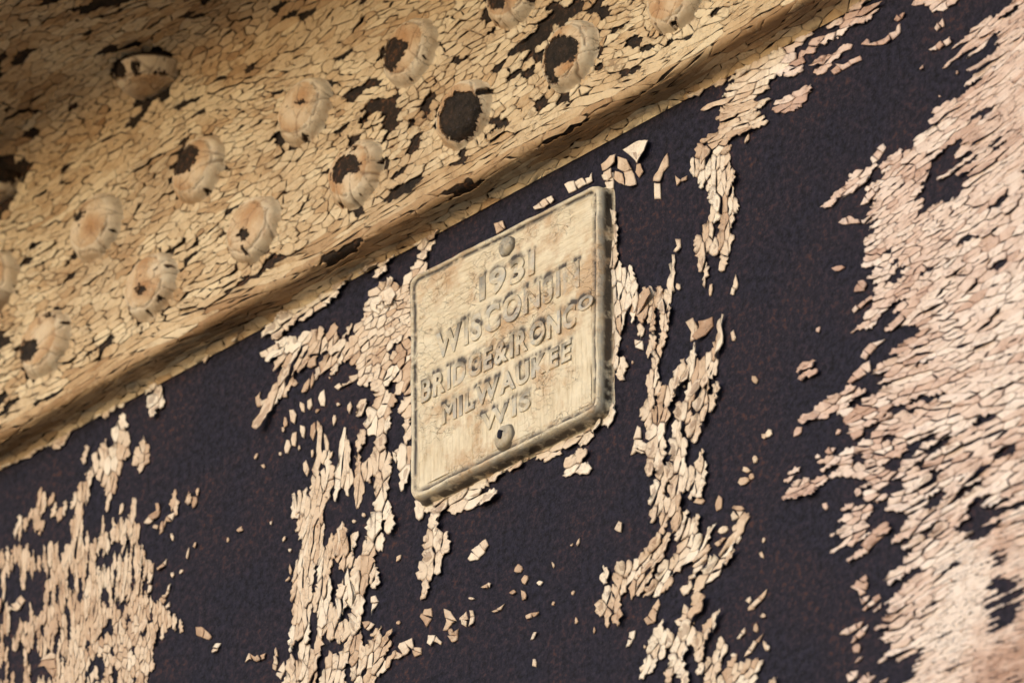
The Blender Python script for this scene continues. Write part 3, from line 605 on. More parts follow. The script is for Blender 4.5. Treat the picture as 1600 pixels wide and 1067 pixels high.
def flake_mesh(pts, fr, place, th, pillow, lift, inset, stain_sheen, tone, edge, tilt=(0, 0), origin=None, ext=None):
    """pts in surface units; place(x, y, h) -> 3D point; returns verts, faces, smooth, attrs"""
    n = len(pts)
    cx = sum(p[0] for p in pts) / n; cy = sum(p[1] for p in pts) / n
    inn = [f < 0 for f in fr]; fr = [max(0.0, f) for f in fr]
    ext = ext or max(math.hypot(p[0] - cx, p[1] - cy) for p in pts) or 1
    ox, oy = origin or (cx, cy)
    hs = []
    for (x, y), f in zip(pts, fr):
        h = lift * f + max(-0.6 * th, (tilt[0] * (x - ox) + tilt[1] * (y - oy)) / ext)
        hs.append(h)
    hs = [0.5 * hs[i] + 0.25 * hs[i - 1] + 0.25 * hs[(i + 1) % n] for i in range(n)]
    hm = sum(hs) / n
    V, FA, SM = [], [], []
    for (x, y), h in zip(pts, hs): V.append(place(x, y, max(0.0, h)))
    for (x, y), h, q in zip(pts, hs, inn): V.append(place(x, y, max(0.0, h) + th + (pillow if q else 0)))
    rmean = sum(math.hypot(p[0] - cx, p[1] - cy) for p in pts) / n
    rmin_ = min(math.hypot(p[0] - cx, p[1] - cy) for p in pts)
    inset = min(0.4, inset / (0.5 * (rmean + rmin_) + 1e-9))
    for (x, y), h in zip(pts, hs):
        V.append(place(cx + (x - cx) * (1 - inset), cy + (y - cy) * (1 - inset), max(0.0, 0.8 * h + 0.2 * hm * 0.6) + th + pillow))
    V.append(place(cx, cy, max(0.0, hm * 0.6) + th + pillow))
    for i in range(n):
        j = (i + 1) % n
        FA.append((i, j, n + j, n + i)); SM.append(False)
        FA.append((n + i, n + j, 2 * n + j, 2 * n + i)); SM.append(True)
        FA.append((2 * n + i, 2 * n + j, 3 * n)); SM.append(True)
    FA.append(tuple(range(n - 1, -1, -1))); SM.append(False)
    ed = [edge * 0.7] * n + [0.0 if q else edge * (0.65 + 0.1 * f) for f, q in zip(fr, inn)] + [0.0] * n + [0.0]
    at = {'edge': ed, 'stain_sheen': [stain_sheen] * (3 * n + 1), 'tone': [tone] * (3 * n + 1)}
    return V, FA, SM, at

def area2(pts):
    return 0.5 * abs(sum(pts[i - 1][0] * pts[i][1] - pts[i][0] * pts[i - 1][1] for i in range(len(pts))))
def emit(flakes, mat, parent, single_max=300):
    """flakes: (size in the picture, mesh). the largest become parts, the rest one mass"""
    flakes.sort(key=lambda f: -f[0])
    for sz, (V, FA, SM, at) in flakes[:single_max]:
        part('paint_flake', V, FA, mat, parent, SM, at)
    rest = flakes[single_max:]
    if rest:
        V, FA, SM = [], [], []; at = {'edge': [], 'stain_sheen': [], 'tone': []}
        for sz, (v, fa, sm, a) in rest:
            k = len(V); V += v; SM += sm
            FA += [tuple(i + k for i in f) for f in fa]
            for q in at: at[q] += a[q]
        part('paint_flakes', V, FA, mat, parent, SM, at, center=False, kind='stuff')

# ------------------------------------------------------------------ girder web
web = mk_thing('girder_web', (0, 0, -0.5), 'dark bare steel girder web with patches of cracked peeling cream paint', 'girder')
def box_mesh(x0, x1, y0, y1, z0, z1):
    V = [(x, y, z) for x in (x0, x1) for y in (y0, y1) for z in (z0, z1)]
    return V, [(0, 1, 3, 2), (4, 6, 7, 5), (0, 4, 5, 1), (2, 3, 7, 6), (0, 2, 6, 4), (1, 5, 7, 3)]
V, FA = box_mesh(-0.62, 0.62, 0.0, 0.010, -0.50, 0.30)
part('web_plate', V, FA, M_STEEL, web)

# x, y, angle (anticlockwise from the right), long, short, gap, lift mm, stain
CTRL = np.array([
 (60,880,90,24,6,.5,.3,.55),(40,980,90,22,6,.5,.3,.65),(60,1060,90,22,6,.5,.3,.6),(200,1010,85,15,7.5,.5,.5,.25),(200,870,88,30,5.5,.5,.4,.35),(130,830,86,38,5,.45,.4,.4),(110,900,89,34,5,.45,.3,.5),(260,960,88,20,6,.5,.4,.5),(160,720,84,26,11,.5,1.2,.1),(170,770,84,22,7,.5,.6,.5),(80,800,75,20,8,.5,.5,.5),(190,670,85,24,14,.5,2,-.2),(250,630,80,22,14,.5,2,-.2),(60,700,25,30,14,.5,1.2,.1),(220,715,80,16,9,.5,.7,.4),
 (480,850,79,50,5.5,.6,.3,.2),(470,950,85,28,8,.6,.5,.3),(490,985,86,32,12,.8,1.2,.05),(555,950,88,36,14,.9,1.8,-.1),(560,870,80,28,13,.8,1.2,.1),(595,830,85,34,18,.7,1.8,-.2),(590,700,84,34,18,.7,1.4,-.1),(550,745,85,36,10,.6,.7,.1),(480,780,82,36,9,.6,.6,.2),(460,580,70,30,10,.6,1,.25),(520,545,65,20,10,.6,1,.2),(590,530,50,16,9,.6,1,.25),(630,500,35,15,9,.6,1,.15),(630,600,60,20,12,.6,1.2,.15),(440,530,40,26,14,.6,2,-.3),(500,475,30,30,14,.6,2,-.1),(600,415,40,22,13,.6,2,0),(660,410,55,20,13,.6,1.6,.1),(550,1040,75,26,11,.8,1.3,.15),(620,1010,55,22,11,.6,1.3,.3),(680,870,80,28,15,.6,2.2,-.2),(750,770,30,30,16,.6,2.5,-.2),(905,730,40,26,18,.6,1.5,0),(850,715,26,26,13,.5,1,0),(750,860,45,30,20,.6,2.5,-.1),
 (970,360,90,30,14,.5,1.8,-.3),(972,480,90,28,13,.5,1.4,-.2),(1030,500,86,26,9.5,.7,1.6,.1),(1060,620,78,32,12,.8,2,.1),(1055,700,84,34,13,.8,1.8,-.05),(1070,780,80,30,11,.8,1.4,.1),(1000,680,80,28,14,.7,2,-.1),(1010,890,62,28,12,.8,1.8,.15),(960,920,82,26,13,.8,2,0),(1100,900,50,32,13,.8,2,0),(1060,1000,68,28,17,.7,2.2,-.2),(1110,1030,72,24,12,.7,1.6,.1),(1170,1050,60,18,10,.6,1.2,.3),(1120,290,90,26,10,.5,1,.1),(1120,370,82,26,12,.5,1.2,.05),(1150,185,22,26,9,.5,1,.2),(1200,110,26,34,13,.5,1,.1),(1310,50,30,24,11,.5,1.2,.25),(1300,95,28,30,12,.5,1.2,.3),(1390,60,30,24,10,.5,1,.4),(1460,50,32,22,12,.5,1,.3),
 (1430,210,36,30,10,.6,1.1,-.05),(1400,280,34,24,9,.6,1.0,.1),(1500,120,36,36,7,.5,.6,.2),(1570,200,38,46,6,.45,.3,.3),(1580,80,42,50,6,.45,.3,.15),(1550,50,40,30,7,.5,.5,.35),(1570,260,36,40,7,.45,.3,.25),(1420,340,36,24,7.5,.55,.6,.15),(1390,410,34,14,8.5,.6,.8,.2),(1500,420,33,26,10,.5,.5,.0),(1570,360,40,30,13,.5,.4,-.15),(1560,440,36,28,13,.45,.4,-.25),(1550,500,28,34,12,.45,.4,-.2),(1400,500,33,22,9,.7,1,.2),(1440,560,26,28,10,.8,1,.15),(1500,600,22,32,12,.6,.6,0),(1570,580,22,34,14,.5,.4,-.1),(1350,620,26,24,11,.9,1.6,.3),(1390,650,18,22,10,1.0,1.4,.25),(1370,700,12,17,11,1.0,1.2,.25),(1400,740,22,22,12,1.1,1.3,.1),(1350,790,18,18,11,.9,1,.05),(1480,740,30,32,13,1.2,1.6,.05),(1560,690,28,36,14,1.2,1.6,.05),(1560,760,34,36,12,1.2,1.6,.15),(1440,690,22,26,11,1.2,1.5,.1),(1250,770,35,18,9,.8,1.3,.4),(1280,640,30,28,13,.8,1.8,.3),(1340,820,35,22,9,1.0,1.4,.15),(1460,820,34,36,13,1.4,1.8,.1),(1410,890,34,30,13,1.4,1.8,.05),(1400,950,34,30,11,1.2,1.5,.15),(1380,1020,32,26,12,1.1,1.5,.1),
 (1450,920,34,56,7,.6,.6,.1),(1500,910,30,50,4.6,.45,.1,-.75),(1490,990,28,50,4.4,.45,.1,-.8),(1440,1050,28,60,5,.45,.3,.05),(1570,850,26,50,6,.5,.3,.2),(1590,800,28,40,9,.8,.9,.1),(1570,1030,18,60,4.8,.45,.1,1.1),(1660,1030,15,60,5,.45,.1,1.1),(1540,1000,24,70,4.5,.45,.15,.3),(1345,915,40,22,9,.8,1.3,.2),(1340,990,35,26,10,.8,1.5,.3),  # the very low values paint a pale sky sheen into the lower right
], float)
def field_web(P):
    d2 = ((P[:, None, 0] - CTRL[None, :, 0]) ** 2 + (P[:, None, 1] - CTRL[None, :, 1]) ** 2) + 60.0
    w = d2 ** -2.0
    w /= w.sum(1, keepdims=True)
    a = -np.radians(CTRL[:, 2])            # the picture's y runs down
    ang = 0.5 * np.arctan2(w @ np.sin(2 * a), w @ np.cos(2 * a))
    o = w @ CTRL[:, 3:]
    o[:, 0] = np.minimum(o[:, 0], np.clip(o[:, 1] * 5.0, 18, 34))
    return ang, o[:, 0] * 1.2, o[:, 1] * 0.88, o[:, 2] * 0.72 * np.clip((o[:, 1] - 3.0) / 9, .12, 1), o[:, 3], o[:, 4]
# a strip around the painted places, so that border cells are shaped by neighbours too
wide = mask.copy().astype(bool)
for _ in range(3):
    k = 5
    w2 = wide.copy()
    for dx, dy in ((k, 0), (-k, 0), (0, k), (0, -k)): w2 |= np.roll(np.roll(wide, dx, 1), dy, 0)
    wide = w2
def acc_web(P):
    i = (P[:, 1] - Y0).astype(int); j = (P[:, 0] - X0).astype(int)
    return wide[i, j]
PW = scatter(120000, (-60, 1720, -60, 1170), field_web, acc_web, 0.74, 11)
ang, L, Wd, gap, lift, stain_sheen = field_web(PW)
CW = Cells(PW, ang, L * 1.0, Wd * 1.0, gap)
jit = np.array([(mnoise.noise(Vector((x * .09, y * .09, 1.7))) * 3, mnoise.noise(Vector((x * .09, y * .09, 8.3))) * 3) for x, y in PW])
kept = np.array([at_mask(mask, x + a, y + b_) for (x, y), (a, b_) in zip(PW, jit)])
loose = np.array([((1330 < x < 1480 and 560 < y < 880) or (x > 1480 and 640 < y < 830) or (x < 330 and y > 860) or (460 < x < 620 and y > 950)) for x, y in PW])
rr = np.random.default_rng(5)
kept &= ~(loose & (rr.random(len(PW)) < 0.06))
kept &= ~(rr.random(len(PW)) < 0.008)
def web_place(x, y, h):
    p = on_web(x, y)
    return (p[0], -0.00015 - h, p[1])
flakes = []
keptl = kept.tolist()
CW.merge(0.34, 0.18, keptl, 4)
GR = {}
def grp(i, C, mk):
    r = C.root[i]
    if r not in GR: GR[r] = mk()
    return GR[r]
for i in np.nonzero(kept)[0].tolist():
    poly = CW.cell(i)
    if len(poly) < 3: continue
    unit = max(3.0, min(6.0, Wd[i] * 0.6))
    pts, fr = rough_outline(poly, lambda j: True if (j < 0 or not keptl[j]) else (None if CW.root[j] == CW.root[i] else False), unit, 0.5, 0.7, i * 0.37 % 50)
    if len(pts) < 3: continue
    ar = area2(pts)
    if ar < 6: continue
    pts = pts[::-1]; fr = fr[::-1]
    isfree = sum(fr) > 0
    lf = lift[i] * 0.0013 * rng.uniform(0.15, 1.0) ** 1.2
    slim = max(0.06, min(1.0, (Wd[i] - 3.4) / 6.0))
    tx, ty, gst, gto = grp(i, CW, lambda: (rng.gauss(0, .32e-3), rng.gauss(0.1e-3, .34e-3), rng.gauss(0, .22), rng.random() - .45))
    tl = (tx * slim, ty * slim)
    fm = flake_mesh(pts, fr, web_place, 0.00030 * slim + 0.0001, rng.uniform(-.0001, .00026) * slim, lf, rng.uniform(1.0, 2.4),
                    stain_sheen[i] + gst * (.4 + .6 * slim) + 0.35 * mnoise.noise(Vector((PW[i, 0] * .015, PW[i, 1] * .015, 5))), gto * (.15 + .6 * slim), 0.36 + 0.38 * slim, tl, tuple(PW[CW.root[i]]), float(Wd[i]))
    flakes.append((ar, fm))
def add_single(pts, lf, st):
    c = np.mean(pts, axis=0)
    pts = [tuple(p) for p in pts]
    s2 = 0.5 * sum(pts[i - 1][0] * pts[i][1] - pts[i][0] * pts[i - 1][1] for i in range(len(pts)))
    if s2 > 0: pts = pts[::-1]
    d = rng.uniform(0, 6.28)
    fr = [max(0.0, ((p[0] - c[0]) * math.cos(d) + (p[1] - c[1]) * math.sin(d)) / 12) ** 1.2 for p in pts]
    mx = max(fr) or 1
    fr = [f / mx for f in fr]
    flakes.append((area2(pts), flake_mesh(pts, fr, web_place, 0.0004, 0.0002, lf, 1.5, st, rng.random() - .3, 0.9)))
for sgl in SINGLES:
    x, y, w, h = sgl[:4]
    n = rng.randint(5, 7)
    lean = rng.uniform(-0.15, 0.35)
    pts = []
    for k in range(n):
        a = k / n * 6.283 + rng.uniform(-.25, .25)
        r = rng.uniform(0.7, 1.3)
        dx, dy = math.cos(a) * w * .55 * r, math.sin(a) * h * .55 * r
        pts.append((x + dx - dy * lean, y + dy))
    add_single(pts, rng.uniform(.0003, .0014), rng.uniform(0.0, 0.6))
for pl, lf, st in CURLS:
    pts = []
    for a in range(len(pl)):
        (x1, y1), (x2, y2) = pl[a], pl[(a + 1) % len(pl)]
        pts.append((x1, y1)); pts.append(((x1 + x2) / 2 + rng.uniform(-.8, .8), (y1 + y2) / 2 + rng.uniform(-.8, .8)))
    add_single(pts, lf * .55, st)
# small patches: one brittle flake, or a few broken across
for pl in SMALL:
    P_ = np.array(pl, float); c_ = P_.mean(0)
    ex = P_ - c_
    ev = np.linalg.eigh(ex.T @ ex)[1][:, 1]
    tt = ex @ ev; ln_ = tt.max() - tt.min()
    st_ = float(field_web(c_[None, :])[5][0]) + rng.gauss(0, .2)
    cuts = [] if ln_ < 17 else ([rng.uniform(-.12, .12) * ln_] if ln_ < 34 else [-.17 * ln_, .18 * ln_])
    lo = [-1e9] + cuts; hi = cuts + [1e9]
    for a_, b_ in zip(lo, hi):
        sk = rng.uniform(-.35, .35)
        poly = [tuple(p) for p in pl]
        for sg_, lim_ in ((1, b_ - .25), (-1, -(a_ + .25))):
            if abs(lim_) > 1e8: continue
            out = []
            f_ = lambda p: sg_ * ((p[0] - c_[0]) * ev[0] + (p[1] - c_[1]) * ev[1] + sk * (-(p[0] - c_[0]) * ev[1] + (p[1] - c_[1]) * ev[0])) - lim_
            for k in range(len(poly)):
                p, q = poly[k], poly[(k + 1) % len(poly)]
                fp, fq = f_(p), f_(q)
                if fp <= 0: out.append(p)
                if (fp <= 0) != (fq <= 0):
                    t_ = fp / (fp - fq); out.append((p[0] + t_ * (q[0] - p[0]), p[1] + t_ * (q[1] - p[1])))
            poly = out
        if len(poly) < 3 or area2(poly) < 8: continue
        pts = []
        for k in range(len(poly)):
            (x1, y1), (x2, y2) = poly[k], poly[(k + 1) % len(poly)]
            pts.append((x1, y1))
            if math.hypot(x2 - x1, y2 - y1) > 5: pts.append(((x1 + x2) / 2 + rng.uniform(-.7, .7), (y1 + y2) / 2 + rng.uniform(-.7, .7)))
        add_single(pts, rng.uniform(.0005, .002), st_)
# crumbs too small to name
for k in range(170):
    x, y = rng.uniform(0, 1600), rng.uniform(40, 1060)
    if y < 740 - .528 * x: continue
    if at_mask(wide, x, y) and rng.random() < 0.6:
        s_ = rng.uniform(.9, 2.4)
        add_single([(x + math.cos(a) * s_ * rng.uniform(.7, 1.3), y + math.sin(a) * s_ * rng.uniform(.8, 1.8)) for a in np.arange(0, 6.28, 1.05)], .0002, rng.uniform(.3, .9))
print('web flakes', len(flakes))
right_side = [f for f in flakes if proj1(f[1][0][-1])[0] > 1220]
left_side = [f for f in flakes if proj1(f[1][0][-1])[0] <= 1220]
emit(left_side, M_WEBP, web, 190)
emit(right_side, M_WEBP2, web, 110)

# ------------------------------------------------------------------ flange angle
T, Z0, H, RTOE, RF = 0.019, 0.0855, 0.250, 0.0030, 0.018
prof = []     # (y, z) from the paint bead on the web, over the toe, up the leg, round the fillet, out under the other leg
prof += [(-0.0002, Z0 - 0.0030), (-0.0012, Z0 - 0.0022), (-0.0026, Z0 - 0.0009), (-0.0042, Z0)]
prof += [(y, Z0) for y in np.linspace(-0.007, -(T - RTOE), 6)]
prof += [(-(T - RTOE) - RTOE * math.sin(a), Z0 + RTOE - RTOE * math.cos(a)) for a in np.linspace(0.2, math.pi / 2, 8)]
prof += [(-T, z) for z in np.linspace(Z0 + RTOE + 0.004, H - RF - .002, 30)]
prof += [(-T - RF + RF * math.cos(a), H - RF + RF * math.sin(a)) for a in np.linspace(0.0, math.pi / 2, 9)]
prof += [(y, H) for y in np.linspace(-T - RF - 0.006, -0.235, 24)]
prof = np.array(prof)
seg = np.hypot(*np.diff(prof, axis=0).T)
SS = np.concatenate([[0], np.cumsum(seg)])
tan = np.gradient(prof, SS, axis=0); tan /= np.linalg.norm(tan, axis=1, keepdims=True)
nrm = np.stack([-(-tan[:, 1]), -tan[:, 0]], 1)   # rotate the tangent
nrm = np.stack([-tan[:, 1], tan[:, 0]], 1)
if nrm[25] @ np.array([-1, 0]) < 0: nrm = -nrm
SMAX = SS[-1]
SSL, PRL, NRL = SS.tolist(), prof.tolist(), nrm.tolist()
def flange_pt(x, s, h):
    s = min(max(s, 0), SMAX - 1e-6)
    k = bisect.bisect_right(SSL, s) - 1
    t = (s - SSL[k]) / (SSL[k + 1] - SSL[k]); o = 1 - t
    p = (PRL[k][0] * o + PRL[k + 1][0] * t, PRL[k][1] * o + PRL[k + 1][1] * t)
    n = (NRL[k][0] * o + NRL[k + 1][0] * t, NRL[k][1] * o + NRL[k + 1][1] * t)
    wob = 0.0009 * mnoise.noise(Vector((x * 18, s * 25, 0.3))) + 0.00035 * mnoise.noise(Vector((x * 70, s * 90, 2.3)))
    if s < 0.034: wob += 0.0004 * mnoise.noise(Vector((x * 160, s * 260, 5.3)))
    if s < 0.008: wob *= s / 0.008
    return (float(x), p[0] + n[0] * (h + wob), p[1] + n[1] * (h + wob))
ang_t = mk_thing('flange_angle', (0, -0.01, Z0), 'riveted steel flange angle covered in cracked yellowed cream paint', 'steel angle')
xs = np.linspace(-0.62, 0.62, 181)
sl_ = SS.tolist()
V = [flange_pt(x, s, 0) for x in xs for s in sl_]
ns = len(sl_)
back = [(-0.0, 0.30), (-0.235, 0.30)]
FA = [(i * ns + j, i * ns + j + 1, (i + 1) * ns + j + 1, (i + 1) * ns + j) for i in range(len(xs) - 1) for j in range(ns - 1)]
k0 = len(V)
for x in xs: V += [(x, -0.235, H + 0.019), (x, -0.0002, H + 0.019)]
for i in range(len(xs) - 1):
    a, b2 = k0 + 2 * i, k0 + 2 * i + 2
    FA += [(i * ns + ns - 1, a, b2, (i + 1) * ns + ns - 1), (a, a + 1, b2 + 1, b2)]
part('angle_bar', V, FA, M_RUST, ang_t, True)

# rivets: centre on the leg (x, z) ; third row under the outstanding leg (x, y)
RIV = []
for px, py in [(-94, 637), (70, 545), (235, 450), (395, 360), (555, 270), (725, 185), (890, 90), (1055, 2)]:
    p = hit_y(px + 6, py + 3, -T); RIV.append((p[0], 0.1235, 'leg'))
for px, py in [(-12, 443), (150, 355), (310, 260), (475, 180), (640, 85), (803, -2)]:
    p = hit_y(px + 6, py + 3, -T); RIV.append((p[0], 0.1760, 'leg'))
for px, py in [(20, 262), (240, 104)]:
    p = hit_z(px, py, H); RIV.append((p[0], p[1], 'under'))
RR, RH = 0.0170, 0.0092
S_LEG0 = SS[np.argmin(np.abs(prof[:, 1] - 0.12) + 10 * np.abs(prof[:, 0] + T))]
Z_LEG0 = prof[np.argmin(np.abs(prof[:, 1] - 0.12) + 10 * np.abs(prof[:, 0] + T))][1]
def s_of(kind, q):
    if kind == 'leg': return S_LEG0 + (q - Z_LEG0)
    return SMAX - (q + 0.235)
RIVS = [(x, s_of(k, q), k, q) for x, q, k in RIV]

# cells of the angle's paint in (x, s) millimetres
S_TOE = SS[18] * 1000
S_FIL0 = s_of('leg', H - RF) * 1000
def field_fl(P):
    x, s = P[:, 0], P[:, 1]
    n = len(P)
    nz = np.array([mnoise.noise(Vector((a * .02, b_ * .03, 4.4))) for a, b_ in P])
    nz2 = np.array([mnoise.noise(Vector((a * .05, b_ * .06, 9.4))) for a, b_ in P])
    ang = 0.30 * nz
    L = 9.2 + 5.0 * nz2; Wd = 3.2 + 1.6 * nz
    under = s > S_FIL0
    L = np.where(under, 9.0 + 3.6 * nz2, L); Wd = np.where(under, 3.1 + 1.2 * nz, Wd)
    lip = s < S_TOE + 8
    L = np.where(lip, 26 + 8 * nz, L); Wd = np.where(lip, 3.4 + 1.2 * nz2, Wd)
    bead = s < 6
    L = np.where(bead, 10 + 3 * nz, L); Wd = np.where(bead, 4.5, Wd)
    for (rx, rs, k, q) in RIVS:
        d = np.hypot(x - rx * 1000, s - rs * 1000)
        near = (d > RR * 1000) & (d < RR * 1000 + 5)
        L = np.where(near, 5.0, L); Wd = np.where(near, 4.0, Wd)
    lift = np.where(lip, .25, np.where(under, .25, .45))
    return ang, L, Wd, lift
PF = scatter(46000, (-480, 330, 0, SMAX * 1000 - 2), field_fl, lambda P: np.ones(len(P), bool), 0.76, 21)
ang, L, Wd, lf_ = field_fl(PF)
gapf = np.where(PF[:, 1] < S_TOE + 6, 0.05, 0.09) * np.array([0.25 + 1.5 * max(0.0, 0.45 + 1.2 * mnoise.noise(Vector((a * .022, b_ * .03, 7)))) for a, b_ in PF])
CF = Cells(PF, ang, L, Wd, gapf)
pf3 = np.array([flange_pt(x / 1000, s / 1000, 0) for x, s in PF])
fx, fy = proj(pf3)
keepf = np.ones(len(PF), bool)
rr = np.random.default_rng(9)
for i in range(len(PF)):
    x, s = PF[i] / 1000
    for (rx, rs, k, q) in RIVS:
        if (x - rx) ** 2 + (s - rs) ** 2 < (RR + 0.0008) ** 2: keepf[i] = False; break
    if not keepf[i]: continue
    if at_mask(chip, fx[i], fy[i]): keepf[i] = False; continue
    dens = 0.022
    if 500 < fx[i] < 1130 and PF[i, 1] > S_TOE + 8: dens = 0.045
    if PF[i, 1] < S_TOE + 6: dens = 0.006
    if mnoise.noise(Vector((fx[i] * .02, fy[i] * .02, 6))) > 0.18: dens *= 1.8
    if rr.random() < dens: keepf[i] = False
# the upper part of the frame only: leave out cells that lie far outside the picture
inview = (fx > -130) & (fx < 1500) & (fy > -140) & (fy < 900)
keepl = keepf.tolist()
flakes = []; GR = {}
CF.merge(0.45, 0.32, keepl, 8)
def fl_place(x, s, h): return flange_pt(x / 1000, s / 1000, h + 0.0001)
for i in np.nonzero(keepf & inview)[0].tolist():
    poly = CF.cell(i)
    if len(poly) < 3: continue
    unit = 1.25 if PF[i, 1] > S_TOE + 8 else 1.8
    pts, fr = rough_outline(poly, lambda j: True if (j < 0 or not keepl[j]) else (None if CF.root[j] == CF.root[i] else False), unit, 0.75, 0.7, i * 0.37 % 50)
    if len(pts) < 3: continue
    ar = area2(pts)
    if ar < 1.2: continue
    lipc = PF[i, 1] < S_TOE + 8
    bead = PF[i, 1] < 6
    underc = PF[i, 1] > S_FIL0
    tx, ty, gst, gto = grp(i, CF, lambda: (rng.gauss(0, .30e-3), rng.gauss(0.1e-3, .36e-3), rng.gauss(0, .22), rng.random() - .45))
    dirty = 7 < PF[i, 1] < S_TOE - 3
    st = gst + (0.85 if dirty else (0.2 if lipc and not bead else 0.0)) + (0.22 if underc else 0) + 0.8 * mnoise.noise(Vector((PF[i, 0] * .025, PF[i, 1] * .05, 2)))
    tl = (tx, ty) if not lipc else (0, ty * .3)
    fm = flake_mesh(pts, fr, fl_place, 0.00034, rng.uniform(-.00012, .00042) if not lipc else 0.00008, lf_[i] * 0.001 * rng.uniform(.3, 2.4), rng.uniform(.4, 1.1),
                    st, gto * .55, 0.7 if not lipc else 0.5, tl, tuple(PF[CF.root[i]]), float(Wd[i]))
    a, b_ = proj1(fm[0][-1])
    vis = -20 < a < 1620 and -20 < b_ < 1087
    flakes.append((ar * (0.5 if underc else 1) if vis else 0, fm))
print('flange flakes', len(flakes))
emit(flakes, M_FLGP, ang_t)

# rivets
def dome(r):
    q = min(1.0, r / RR)
    if r > RR * .985:
        return RH * (0.78 * (1 - .985 ** 6.0) ** 0.5 + 0.22 * (1 - .985 ** 2)) * max(0.0, 1 - (r - RR * .985) / 0.0022) ** 2
    return RH * (0.78 * max(0.0, 1 - q ** 6.0) ** 0.5 + 0.22 * (1 - q * q))
for ri, (rx, rs, kind, q) in enumerate(RIVS):
    base = np.array(flange_pt(rx, rs, 0))
    if kind == 'leg': U, Vv, Nn = np.array([1., 0, 0]), np.array([0, 0, 1.]), np.array([0, -1., 0])
    else: U, Vv, Nn = np.array([1., 0, 0]), np.array([0, -1., 0]), np.array([0, 0, -1.])
    def dpt(u, v, h, base=base.tolist(), U=U.tolist(), Vv=Vv.tolist(), Nn=Nn.tolist(), ri=ri):
        r = math.hypot(u, v)
        z = dome(r) + 0.0007 * mnoise.noise(Vector((u * 90, v * 90, ri * 3.1)))
        e = 1e-4
        g = (dome(r + e) - dome(max(0, r - e))) / (2 * e) if r > 1e-5 else 0
        g = max(-1.6, g)
        if r > 1e-5: n0, n1, n2 = -g * u / r, -g * v / r, 1.0
        else: n0, n1, n2 = 0.0, 0.0, 1.0
        ln = math.sqrt(n0 * n0 + n1 * n1 + n2 * n2)
        a0, a1, a2 = u + n0 / ln * h, v + n1 / ln * h, z - 0.0004 + n2 / ln * h
        return tuple(base[q_] + U[q_] * a0 + Vv[q_] * a1 + Nn[q_] * a2 for q_ in range(3))
    V, FA = [dpt(0, 0, 0)], []
    rings, sg = 12, 36
    for a in range(1, rings + 1):
        r = RR * math.sin(a / rings * math.pi / 2)
        V += [dpt(r * math.cos(b_ / sg * 2 * math.pi), r * math.sin(b_ / sg * 2 * math.pi), 0) for b_ in range(sg)]
    V += [tuple((np.array(v_) - Nn * 0.004).tolist()) for v_ in V[-sg:]]
    flip = kind != 'leg'
    for b_ in range(sg):
        b2 = (b_ + 1) % sg
        FA.append((0, 1 + b_, 1 + b2))
        for a in range(rings):
            k = 1 + a * sg
            FA.append((k + b_, k + sg + b_, k + sg + b2, k + b2))
    rv = part('rivet', V, FA, M_RUST, ang_t, True)
    # its paint: one sheet bent over the head, broken away where the photograph shows bare steel
    n = 72; lim = RR + 0.0018; st = 2 * lim / n
    keep = np.zeros((n, n), bool)
    for a in range(n):
        for b_ in range(n):
            u, v = -lim + (a + .5) * st, -lim + (b_ + .5) * st
            if math.hypot(u, v) > lim: continue
            px, py = proj1(dpt(u, v, 0))
            px += 5 * mnoise.noise(Vector((u * 500, v * 500, ri))); py += 4 * mnoise.noise(Vector((u * 500, v * 500, ri + 7)))
            hole = mnoise.noise(Vector((u * 160, v * 160, ri * 5.5))) + .25 * mnoise.noise(Vector((u * 700, v * 700, ri * 5.5))) > 0.60
            keep[a, b_] = not (at_mask(chip, px, py) or hole)
    idx = {}; V = []; hgt = {}
    cs = [(rng.uniform(-lim, lim), rng.uniform(-lim, lim)) for _ in range(9)]
    dead = mnoise.random() * 0
    FA, SM = [], []
    def vert(a, b_, top):
        key = (a, b_, top)
        if key not in idx:
            u, v = -lim + a * st, -lim + b_ * st
            r = math.hypot(u, v)
            if r > lim: u, v = u * lim / r, v * lim / r
            w = Vector((u * 260, v * 260, ri * 9.1))
            if top:
                u += st * .45 * mnoise.noise(w * 3); v += st * .45 * mnoise.noise(w * 3 + Vector((5, 0, 0)))
                d = sorted(math.hypot(u - c_[0] + .002 * mnoise.noise(w * .6), (v - c_[1]) * 1.3 + .002 * mnoise.noise(w * .6 + Vector((0, 3, 0)))) for c_ in cs)
                cr = max(0.0, 1 - (d[1] - d[0]) / 0.0006)
                ring = max(0.0, 1 - abs(r - 0.80 * RR + .0012 * mnoise.noise(w * .8)) / 0.0005) if mnoise.noise(w * .35) > -.12 else 0.0
                cr = max(cr, ring)
                h = (0.0009 if r < RR else 0.0009 - 0.0004 * (r - RR) / 0.003) + 0.0003 * mnoise.noise(w * .5) - 0.0007 * cr + 0.0004 * mnoise.noise(w * 1.1) + 0.0002 * mnoise.noise(w * 3)
            else: h, cr = 0.0, 1.0
            nb = [keep[i_, j_] for i_ in (a - 1, a) for j_ in (b_ - 1, b_) if 0 <= i_ < n and 0 <= j_ < n]
            e_ = max(0.85 * cr, 0.8 if not all(nb) else 0)
            idx[key] = len(V); V.append(dpt(u, v, h)); hgt[key] = e_
        return idx[key]
